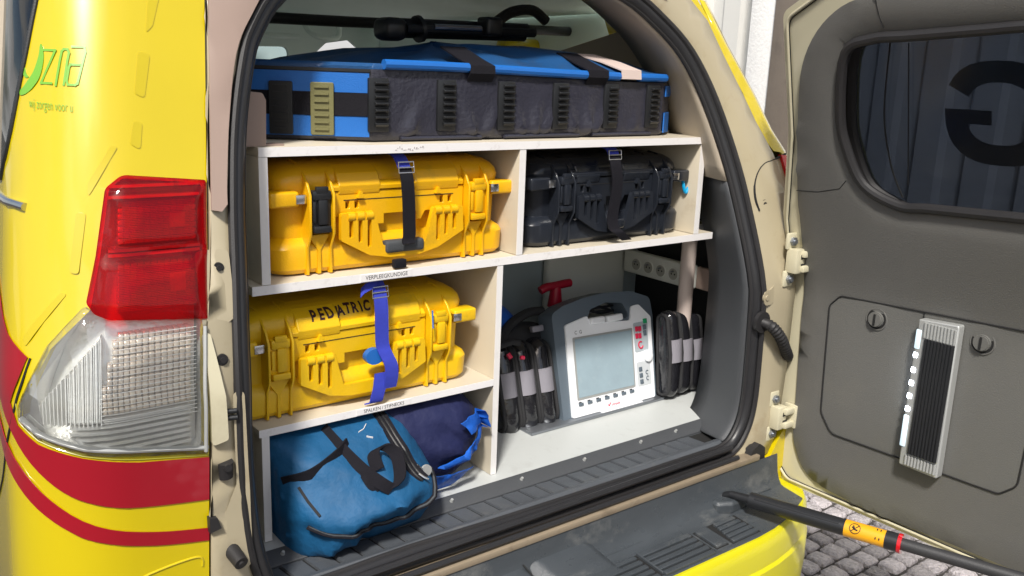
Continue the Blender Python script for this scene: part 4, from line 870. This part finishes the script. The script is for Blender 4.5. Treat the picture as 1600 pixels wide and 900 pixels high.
# piping along the front top edge, in lengths between black webbing loops
fx = lambda x: .045+(x-.24)/.79*.015
for a, b_ in ((.262, .453), (.514, .772), (.833, .874), (.938, 1.03)):
    MB().tube([(x, fx(x)-.003, 1.607+.004*sin(x*5)) for x in [a+(b_-a)*k/6 for k in range(7)]], .0095, 10).build('piping', 'bluev', bag)
for a, b_ in ((.453, .514), (.772, .833)):
    MB().ribbon([(0, fx(a)+.0, 1.585), (0, fx(a)-.011, 1.600), (0, fx(a)-.010, 1.614), (0, fx(a)+.03, 1.626), (0, fx(a)+.10, 1.650)], ((b_-a)/2, 0, 0), .003).build('webbing_loop', 'webk', bag)
    o = bag.children[-1]
    for v in o.data.vertices: v.co.x += (a+b_)/2
MB().ribbon([(.906, fx(.9)-.012, 1.598), (.906, fx(.9)-.010, 1.617), (.89, .10, 1.634), (.86, .16, 1.650)], (.031, 0, 0), .003).build('paper_tag', PM('pink_tag', (.62, .50, .45), .5), bag)
# dark top panel patch left of middle
for x in (.25, .402, .551, .700, .852, .990):
    y = fx(x)-.001; xw = .021
    pl_ = MB().box(x-xw, x+xw, y-.006, y+.002, 1.488, 1.586, r=.002).build('grip_plate', 'blk', bag)
    for k in range(7):
        z = 1.499+k*.0125; MB().prism([(y-.006, z-.003), (y-.013, z+.002), (y-.013, z+.0045), (y-.006, z+.006)], x-xw*.45, x+xw*.85, 'x').build('grip_bar', 'blk', pl_, bev=.0008)
# left end face fittings
A_ = Vector((.24, .045, 0)); D_ = (Vector((.03, .175, 0))-A_).normalized(); N_ = Vector((-D_.y*-1, -D_.x*1, 0)); N_ = Vector((D_.y, -D_.x, 0)); 
if N_.y > 0: N_ = -N_
LF = lambda s, z, o: tuple(A_+D_*s+N_*o+Vector((0, 0, z)))
patch('blue_panel', [(.006, 1.558), (.006, 1.594), (.23, 1.594), (.23, 1.558)], LF, 'bluev', bag, th=.003, step=.05); patch('blue_panel', [(.006, 1.478), (.006, 1.515), (.23, 1.515), (.23, 1.478)], LF, 'bluev', bag, th=.003, step=.05)
patch('end_webbing', [(.004, 1.516), (.004, 1.557), (.235, 1.557), (.235, 1.516)], LF, 'webk', bag, th=.005, step=.05)
patch('end_zip', [(.004, 1.5955), (.004, 1.601), (.235, 1.601), (.235, 1.5955)], LF, 'blk', bag, th=.005, step=.05)
for s, mm in ((.091, 'olv'), (.165, 'blk')):
    pl_ = patch('grip_plate', fillet([(s-.021, 1.480), (s-.021, 1.575), (s+.021, 1.575), (s+.021, 1.480)], .003, 2), LF, mm, bag, th=.010, step=.05, bev=.001)
    for k in range(7):
        z = 1.489+k*.0127; MB().box(s-.012, s+.014, .009, .0135, z, z+.0035, fn=lambda s, o, z: LF(s, z, o)).build('grip_bar', mm if mm == 'blk' else 'olv', pl_)
for a, b_ in ((1.558, 1.59), (1.478, 1.518)):
    MB().box(1.035, 1.094, -.0, .0, a, b_).v
RF0 = Vector((1.033, .060, 0)); RD = (Vector((1.095, .10, 0))-RF0).normalized(); RN = Vector((RD.y, -RD.x, 0))
RFn = lambda s, z, o: tuple(RF0+RD*s+RN*o+Vector((0, 0, z)))
patch('blue_panel', [(.008, 1.560), (.008, 1.585), (.068, 1.585), (.068, 1.560)], RFn, 'bluev', bag, th=.003, step=.05); patch('blue_panel', [(.008, 1.475), (.008, 1.522), (.066, 1.522), (.066, 1.475)], RFn, 'bluev', bag, th=.003, step=.05)
mb = MB()
for x0, x1 in ((.30, .49), (.55, .76), (.80, .99)): mb.tube([(x, fx(x)-.002, 1.4745) for x in (x0, (x0+x1)/2, x1)], .004, 8)
mb.build('bottom_piping', 'vinyl', bag)
# folded tripod lying on the bag
tp = thing('tripod', 'black folded tripod lying on top of the blue rescue bag', 'tripod', (.65, .35, 1.67))
MB().box(.425, .485, .32, .39, 1.662, 1.712, r=.018).build('tripod_head', 'blk', tp); MB().tube([(.52, .35, 1.69), (.53, .35, 1.692)], .030, 16).build('tripod_collar', 'blk', tp)
for dy, dz in ((-.02, 0), (.01, .012), (.02, -.010)):
    MB().tube([(.48, .35+dy, 1.690+dz), (.86, .37+dy, 1.700+dz)], .011, 10).build('tripod_leg', 'blk', tp)
MB().tube([(.55, .325, 1.697), (.68, .325, 1.700)], .007, 10).build('tripod_tube', 'chrome', tp); MB().box(.69, .735, .31, .36, 1.685, 1.728, r=.008).build('tripod_clamp', 'blk', tp)
o = MB().tube(crom([(.80, .5, 1.71), (.84, .5, 1.72), (.90, .5, 1.755), (.97, .5, 1.765), (1.02, .5, 1.74)], 5), .014, 10).build('seat_belt_arm', 'trimd'); tag(o, 'dark curved bracket under the headliner above the rescue bag', 'bracket')

# ================================================================= DEFIBRILLATOR
th = radians(15); DO = Vector((.861, .148, .742)); DU = Vector((0, sin(th), cos(th))); DN = Vector((0, -cos(th), sin(th))); DX = Vector((1, 0, 0))
DF = lambda u, v, o: tuple(DO+DX*u+DU*v+DN*o)
DFl = DF; DFr = lambda u, v, o: DF(u, v, o+v*.16)
de = thing('defibrillator', 'grey and white portable defibrillator monitor with glossy black side pouches', 'defibrillator', (.86+.17, .17, .742))
frame = fillet([(-.022, -.010), (-.020, .276), (.020, .292), (.09, .304), (.17, .309), (.265, .302), (.334, .277), (.338, .225), (.314, -.010)], [.008, .02, .02, 0, 0, .03, .02, .02, .008])
hh = fillet([(.090, .236), (.112, .272), (.17, .283), (.228, .274), (.252, .232)], .012)
fr_ = patch('housing', frame, DF, 'defg', de, th=.055, base=-.045, holes=[hh], step=.08, bev=.006)
patch('housing_back', fillet([(.0, .0), (.0, .235), (.32, .225), (.30, .0)], .02), DF, 'defg', de, th=.07, base=-.115, step=.1, bev=.01)
wp = fillet([(.004, .004), (.016, .243), (.092, .257), (.104, .237), (.246, .224), (.256, .262), (.283, .263), (.324, .224), (.305, .004)], [.006, .008, .008, .008, .01, .01, .012, .012, .006])
face = patch('front_panel', wp, DF, 'defw', de, th=.006, base=.0101, step=.08, bev=.002)
patch('screen_bezel', fillet([(.034, .208), (.026, .046), (.235, .044), (.248, .203)], .004), DF, 'silver', face, th=.0008, base=.0165, step=.1)
patch('screen', fillet([(.040, .203), (.032, .052), (.231, .050), (.242, .198)], .002), DF, 'screen', face, th=.0008, base=.0172, step=.1)
for k in range(7):
    u = .036+k*.0305; b2 = MB().box(u-.008, u+.008, .0163, .0195, .031, .039, fn=lambda u, o, v: DF(u, v, o), r=.001).build('soft_key', 'defg', face)
    MB().box(u-.007, u+.003, .0163, .0169, .0385, .0415, fn=lambda u, o, v: DF(u, v, o)).build('key_mark', 'ink', b2)
patch('key_field', fillet([(.253, .215), (.249, .135), (.30, .135), (.308, .215)], .006), DF, PM('key_field', (.42, .47, .50), .4), face, th=.0006, base=.0165, step=.1)
patch('key_field', fillet([(.249, .108), (.245, .042), (.297, .042), (.300, .108)], .006), DF, PM('key_field2', (.55, .58, .60), .4), face, th=.0006, base=.0165, step=.1)
gm = PM('green_key', (.02, .36, .14), .4); rk = PM('red_key', (.62, .02, .07), .4)
for u0, u1, v0, v1, mm in ((.291, .305, .209, .222, gm), (.258, .268, .191, .205, rk), (.270, .280, .190, .204, rk), (.256, .266, .172, .186, rk), (.268, .278, .171, .185, rk), (.288, .299, .192, .206, 'defg'), (.287, .298, .176, .190, 'defg')):
    MB().box(u0, u1, .0165, .0195, v0, v1, fn=lambda u, o, v: DF(u, v, o), r=.001).build('key', mm, face)
MB().tube([DF(.272+.008*cos(a), .153+.009*sin(a), .018) for a in [q*pi/10 for q in range(3, 20)]], .0020, 6).build('shock_symbol', rk, face)
for k in range(3):
    v = .088-k*.017; MB().box(.254, .266, .0165, .0195, v-.006, v+.006, fn=lambda u, o, v: DF(u, v, o), r=.001).build('key', 'defg', face)
for v in (.076, .060): MB().tube([DF(.284+.005*cos(a), v+.005*sin(a), .018) for a in [q*pi/8 for q in range(2, 14)]], .0013, 6).build('knob_mark', 'defg', face)
MB().tube([DF(.292, .120, .015), DF(.292, .120, .024), DF(.292, .120, .0255)], [.0165, .0160, .013], 24).build('jog_wheel', 'defw', face)
bez('C  G', .013, DF, 'panel_text', 'ink', face, o=.0166, cx=.056, cy=.219)
bez('corpuls', .0105, DF, 'panel_text', rk, face, o=.0166, cx=.157, cy=.014, bold=.0002)
MB().tube([DF(.128, .017, .0168), DF(.132, .012, .0168), DF(.138, .020, .0168)], .0014, 5).build('logo_mark', rk, face)
MB().box(.100, .150, .0, .024, .232, .250, fn=lambda u, o, v: DF(u, v, o), r=.005).box(.158, .215, .0, .024, .230, .248, fn=lambda u, o, v: DF(u, v, o), r=.005).build('strap_clip', 'defw', de)
mb = MB(); rr_ = random.Random(5)
for k in range(5): mb.tube(crom([DF(.10+rr_.random()*.02, .25+rr_.random()*.02, -.03), DF(.13, .262+rr_.random()*.01, -.02+rr_.random()*.01), DF(.17, .255+rr_.random()*.02, -.02), DF(.23, .25+rr_.random()*.02, -.03)], 6), .0035, 7)
mb.build('cable', 'blk', de)
MB().box(.10, .25, -.03, .024, -.008, .004, fn=lambda u, o, v: DF(u, v, o), r=.002).build('base_tab', 'defw', de)
MB().box(.66+.06, 1.19, .12, .30, .7408, .7485, r=.002).build('mount_plate', 'metal', de)
# pouches: slabs side by side with piping and a grey reflective band
def pouch(u0, n, wdt, vt, vb, o0, deep, lab, lean_=0):
    DF = DFr if u0 > 0 else DFl
    grp = []
    for k in range(n):
        ua = u0+k*wdt; top = vt-(.004*k if u0 < 0 else .010*k); fo = o0-(.0 if u0 < 0 else .0)+(-.006*k if u0 > 0 else .006*(k-1))
        rings = []
        for t_ in [0, .04, .15, .3, .5, .7, .85, .96, 1]:
            ins = .016*(abs(2*t_-1)**2.2)
            ring = fillet([(fo+.0-ins+ .0, vb+ins), (fo-ins+.004, (vb+top)/2), (fo-ins-.006, top-ins), (fo-deep+ins, top-ins), (fo-deep+ins, vb+ins)], [.035, .0, .045, .04, .03], 6)
            rings.append([DF(ua+wdt*t_+.006*sin(pi*(v-vb)/(top-vb))*(1 if u0 > 0 else -1), v, o+.002*sin(v*90+k*2+t_*5)) for o, v in ring])
        pb = MB().loft(rings).build('pouch', 'patent', de, ang=60)
        for t_ in (.0, 1.0):
            ins = .011
            ring = fillet([(fo-ins+.004, vb+ins), (fo-ins+.006, (vb+top)/2), (fo-ins-.002, top-ins), (fo-deep+ins, top-ins), (fo-deep+ins, vb+ins)], [.035, .0, .045, .04, .03], 6)
            MB().tube([DF(ua+wdt*t_+.006*sin(pi*(v-vb)/(top-vb))*(1 if u0 > 0 else -1)+(.002 if t_ == 0 else -.002), v, o) for o, v in ring], .0048, 8, closed=True).build('zip_piping', 'cordura', pb)
        mb = MB(); rings = []
        v0b, v1b = (vb+(top-vb)*.40, vb+(top-vb)*.66)
        for t_ in [.1, .2, .35, .5, .65, .8, .9]:
            ins = .016*(abs(2*t_-1)**2.2); f1 = fo-ins+.0075
            xx = lambda v: ua+wdt*t_+.006*sin(pi*(v-vb)/(top-vb))*(1 if u0 > 0 else -1)
            rings.append([DF(xx(v0b), v0b, f1), DF(xx(v1b), v1b, f1), DF(xx(v1b), v1b, f1-.012), DF(xx(v0b), v0b, f1-.012)])
        mb.loft(rings).build('reflective_band', 'band', pb)
pouch(-.190, 3, .054, .232, -.004, .006, .19, 'left')
pouch(.318, 3, .050, .238, -.004, .058, .06, 'right')
MB().box(-.17, .0, -.16, -.04, .0, .262, fn=lambda u, o, v: DF(u, v, o), r=.03).build('harness_back', 'cordura', de)
MB().tube(crom([DF(-.16, .225, -.03), DF(-.12, .262, -.04), (DF(-.05, .285, -.05)), DF(.0, .285, -.05)], 6), .012, 8).build('carry_strap', 'cordura', de)
MB().box(-.065, -.028, -.03, -.016, .236, .252, fn=lambda u, o, v: DF(u, v, o), r=.003).build('strap_buckle', 'band', de)
MB().tube([DF(-.17, .20, .010), DF(-.165, .188, .014)], .006, 8).tube([DF(-.135, .185, .012), DF(-.125, .183, .014)], .005, 8).build('zip_pull', rk, de)
MB().tube([DF(-.19, .22, .0), DF(-.15, .226, .008), DF(-.13, .22, .008)], .008, 8).build('zip_loop', 'cordura', de)
# blue bundle behind the left pouch
mb = MB(); mb.tube(crom([(.56, .30, .76), (.60, .30, .90), (.66, .30, .985), (.72, .31, .99), (.78, .31, .93)], 5), [.05]*21, 14); o = mb.build('folded_jacket', 'blueb', ang=60); tag(o, 'bright blue cloth bundle behind the left pouches of the defibrillator', 'cloth')
# red T-handle
rh = thing('red_handle', 'dark red T-shaped handle standing up behind the defibrillator', 'handle', (.95, .33, .742))
MB().tube(crom([(.905, .335, 1.038), (.925, .332, 1.046), (.95, .33, 1.047), (.985, .328, 1.050), (1.003, .328, 1.050)], 4), .0115, 12).build('grip', 'redk', rh)
MB().tube([(.955, .33, 1.045), (.955, .33, 1.02), (.955, .33, .99)], [.014, .017, .021], 14).build('stem', 'redk', rh)
MB().tube([(.955, .33, .995), (.955, .33, .742)], .008, 10).build('shaft', 'metal', rh)
# power strip on the side
ps = thing('power_strip', 'cream power strip with four round sockets on the side wall behind the pole', 'power strip', (1.325, .27, 1.03))
PSF = lambda y, z, o: (1.325-o, y+.12, z-.034)
mb = MB().box(.035, .305, 0, .024, 1.066, 1.134, fn=lambda y, o, z: PSF(y, z, o), r=.006); mb.build('strip_body', 'lamp_w', ps)
MB().box(-.02, .03, 0, .012, 1.07, 1.132, fn=lambda y, o, z: PSF(y, z, o), r=.003).build('end_clip', 'pink', ps)
for k in range(4):
    y = .250-k*.049; s = MB().tube([PSF(y, 1.097, .0235), PSF(y, 1.097, .0262)], [.0200, .0185], 24).build('socket', 'lamp_w', ps)
    MB().tube([PSF(y, 1.097, .0262), PSF(y, 1.097, .0266)], .0165, 24).build('socket_well', PM('socket_shade', (.42, .42, .37), .5) if k == 0 else M['sock'], s)
    if k == 0: M['sock'] = bpy.data.materials['socket_shade']
    MB().tube([PSF(y+.006, 1.097, .0266), PSF(y+.006, 1.097, .0270)], .0025, 8).tube([PSF(y-.006, 1.097, .0266), PSF(y-.006, 1.097, .0270)], .0025, 8).build('pin_hole', 'groove', s)
    MB().tube([PSF(y, 1.105, .0266), PSF(y, 1.105, .036)], .0025, 8).build('earth_pin', 'metal', s)

# ================================================================= DUFFEL BAG
db = thing('duffel_bag', 'blue canvas duffel bag with black zips and handles, slumped under the lower shelf', 'bag', (.15, .05, .735))
def soft(name, outline, yf, depth, pw, back, mat, parent, wrk, step=.016, zf=None):
    V, F = tri(outline, (), step); n = len(V); W_ = []; B_ = []
    for u, v in V:
        d = dist_poly(u, v, outline); k = 1-math.exp(-d/pw)
        W_.append((u, yf(u, v)-depth*k+wrk(u, v)*k, v)); B_.append((u, back, v))
    e = {}
    for q in F:
        for i in range(len(q)): e[(q[i], q[(i+1) % len(q)])] = 1
    rim = [(a, b) for (a, b) in e if (b, a) not in e]
    m_ = MB(); m_.add(W_+B_, F+[tuple(i+n for i in q)[::-1] for q in F]+[(a, n+a, n+b, b) for a, b in rim])
    o = m_.build(name, mat, parent, ang=80)
    return o, BVHTree.FromPolygons([Vector(p) for p in W_], F)
def fold(u, v, a, b, wd, h):   # crease ridge along segment a-b
    a = Vector(a); b = Vector(b); p = Vector((u, v)); ab = b-a; t = max(0, min(1, (p-a).dot(ab)/ab.length_squared)); d = (p-a-ab*t).length
    return -h*math.exp(-(d/wd)**2)*(.35+.65*sin(pi*min(1, max(0, t*.9+.05))))
def dwr(u, v):
    q_ = NZ.noise(Vector((u*11+v*5, v*15, .3)))+.5*NZ.noise(Vector((u*26, v*30+u*9, 1.7)))
    cr = -.009*(1-abs(q_))**5
    w_ = .003*sin(u*60+v*25+2*sin(v*30))+.002*sin(v*85-u*30)+.0015*sin(u*140+v*70)
    for f in (((.02, .93), (.18, .86), .016, .010), ((.09, .80), (.29, .84), .018, .012), ((.10, .80), (.13, .70), .012, .010), ((.02, .86), (.10, .72), .014, .012), ((.15, .78), (.16, .71), .010, -.010), ((.20, .93), (.26, .82), .014, -.010),
              ((.22, .75), (.30, .80), .012, .008), ((.00, .80), (.06, .78), .012, -.010), ((.13, .90), (.23, .93), .012, .008), ((.06, .75), (.09, .715), .008, .012), ((.115, .755), (.15, .725), .007, .010), ((.24, .79), (.30, .755), .012, -.008), ((.17, .72), (.28, .735), .010, .007), ((.28, .88), (.32, .82), .012, -.008)): w_ += 1.8*fold(u, v, *f)
    return w_+cr+.004
dout = fillet([(.008, .940), (.14, .945), (.25, .946), (.292, .915), (.316, .85), (.330, .80), (.322, .745), (.29, .712), (.15, .700), (.06, .692), (.02, .715), (.010, .80)], [.01, 0, .015, .03, .03, .03, .03, .02, .02, .03, .03, .02])
yf = lambda u, v: -.048+max(0, v-.82)*.70+max(0, .80-v)*.25
dob, dbv = soft('bag_body', dout, yf, .088, .045, .36, 'bluef', db, dwr, .011)
def on_(bv, x, z, o=.003):
    h = bv.ray_cast(Vector((x, -1, z)), Vector((0, 1, 0)))[0]
    return Vector((x, (h.y if h else -.03)-o, z))
def onpath(bv, pts, o=.003, n=8): return [on_(bv, p[0], p[1], o) for p in crom([(a, b) for a, b in pts], n)]
def zipper(pts, bv, w_=.007, o=.002):
    p = onpath(bv, pts, o); nrm = []
    MB().tube(p, w_, 8, flat=.5).build('zip_tape', 'webk', db); MB().tube([q+Vector((0, -.003, 0)) for q in p], w_*.42, 6).build('zip_teeth', 'grip', db)
zipper([(.036, .800), (.06, .790), (.10, .781), (.16, .781), (.22, .784), (.28, .794), (.306, .815), (.312, .83)], dbv, .0072)
zp = onpath(dbv, [(.238, .940), (.241, .91), (.250, .875), (.259, .850), (.270, .836)], .003)
MB().ribbon(zp, (.0125, .002, .003), .003).build('zip_tape', 'webk', db)
for dx in (-.0045, .0045): MB().tube([q+Vector((dx, -.0025, 0)) for q in zp], .0028, 7).build('zip_cord', 'blk', db)
MB().tube([zp[-8]+Vector((.002, -.006, 0)), zp[-5]+Vector((.004, -.007, 0)), zp[-2]+Vector((.008, -.007, 0))], .0022, 6).build('zip_slider', 'chrome', db)
MB().tube([on_(dbv, .287, .842, .004), on_(dbv, .287, .842, .008)], .0125, 20).build('zip_medallion', 'silver', db)
MB().tube([on_(dbv, .268, .858, .006), on_(dbv, .276, .848, .006)], .003, 8).build('zip_pull', 'chrome', db)
def ribb(pts3, wdir, hw, name='handle_webbing', mat='webk'):
    p = crom(pts3, 8); MB().ribbon(p, tuple(Vector(wdir).normalized()*hw), .0035).build(name, mat, db)
s3 = lambda x, z, o: tuple(on_(dbv, x, z, o))
ribb([s3(.115, .935, .003), s3(.13, .905, .006), s3(.148, .880, .012), s3(.172, .858, .014), s3(.188, .846, .010)], (.8, 0, .7), .0120)
ribb([s3(.188, .848, .012), s3(.205, .865, .030), s3(.218, .895, .040), s3(.200, .909, .034), s3(.178, .900, .022), s3(.176, .876, .012)], (.70, -.35, .40), .0125)
ribb([s3(.015, .868, .002), s3(.055, .886, .003), (s3(.11, .905, .004)), s3(.145, .915, .004)], (-.3, 0, 1), .011)
ribb([s3(.142, .875, .003), s3(.150, .856, .003), s3(.165, .848, .003)], (.7, 0, .7), .005)
MB().tube([on_(dbv, .033, .865, .003), on_(dbv, .040, .845, .003), on_(dbv, .050, .825, .003)], .0028, 6).build('piping', 'cordura', db)
for pts in ([(.176, .924), (.190, .926), (.200, .930)], [(.186, .918), (.198, .914)]):
    MB().ribbon(onpath(dbv, pts, .003, 4), (0, -.0005, .0016), .001).build('white_print', 'paper', db)
# navy/blue bundle to the right of the duffel
sb = thing('cloth_bundle', 'crumpled blue and navy cloth bundle between the duffel bag and the divider', 'cloth', (.38, .1, .742))
so_, sbv = soft('bundle_body', fillet([(.25, .946), (.44, .944), (.478, .90), (.49, .85), (.474, .78), (.40, .745), (.27, .742)], .025), lambda u, v: .03, .045, .04, .30, 'navy', sb, lambda u, v: -.016*(1-abs(NZ.noise(Vector((u*14+v*8, v*18, 4.2)))+.4*NZ.noise(Vector((u*40, v*40, 2)))))**4+.006*sin(u*50+v*60)+fold(u, v, (.33, .88), (.45, .80), .02, .02), .016)
def fold_piece(pl, amp, ang_, ph, lift=.004):
    c_, s_ = cos(ang_), sin(ang_)
    def fn(u, v, o):
        h = sbv.ray_cast(Vector((u, -1, v)), Vector((0, 1, 0)))[0]; y = min(h.y, .03) if h else .0
        q = (u*c_+v*s_)*95+ph+1.2*sin((u*s_-v*c_)*60); return (u, y-lift-amp*abs(sin(q))-.3*amp*sin(q*2.3)-o, v)
    patch('cloth_fold', pl, fn, 'blueb', sb, th=.003, step=.007, ang=60)
fold_piece([(.402, .897), (.418, .884), (.428, .868), (.470, .874), (.488, .866), (.484, .892), (.474, .906), (.455, .900)], .007, 1.3, 0, .012)
fold_piece([(.489, .864), (.474, .868), (.455, .850), (.425, .832), (.395, .822), (.352, .808), (.380, .800), (.42, .802), (.455, .822), (.475, .842)], .006, 2.3, 1, .010)
fold_piece([(.335, .800), (.36, .792), (.40, .790), (.446, .786), (.452, .774), (.43, .760), (.395, .748), (.34, .745), (.325, .77)], .008, 1.7, 2, .022)
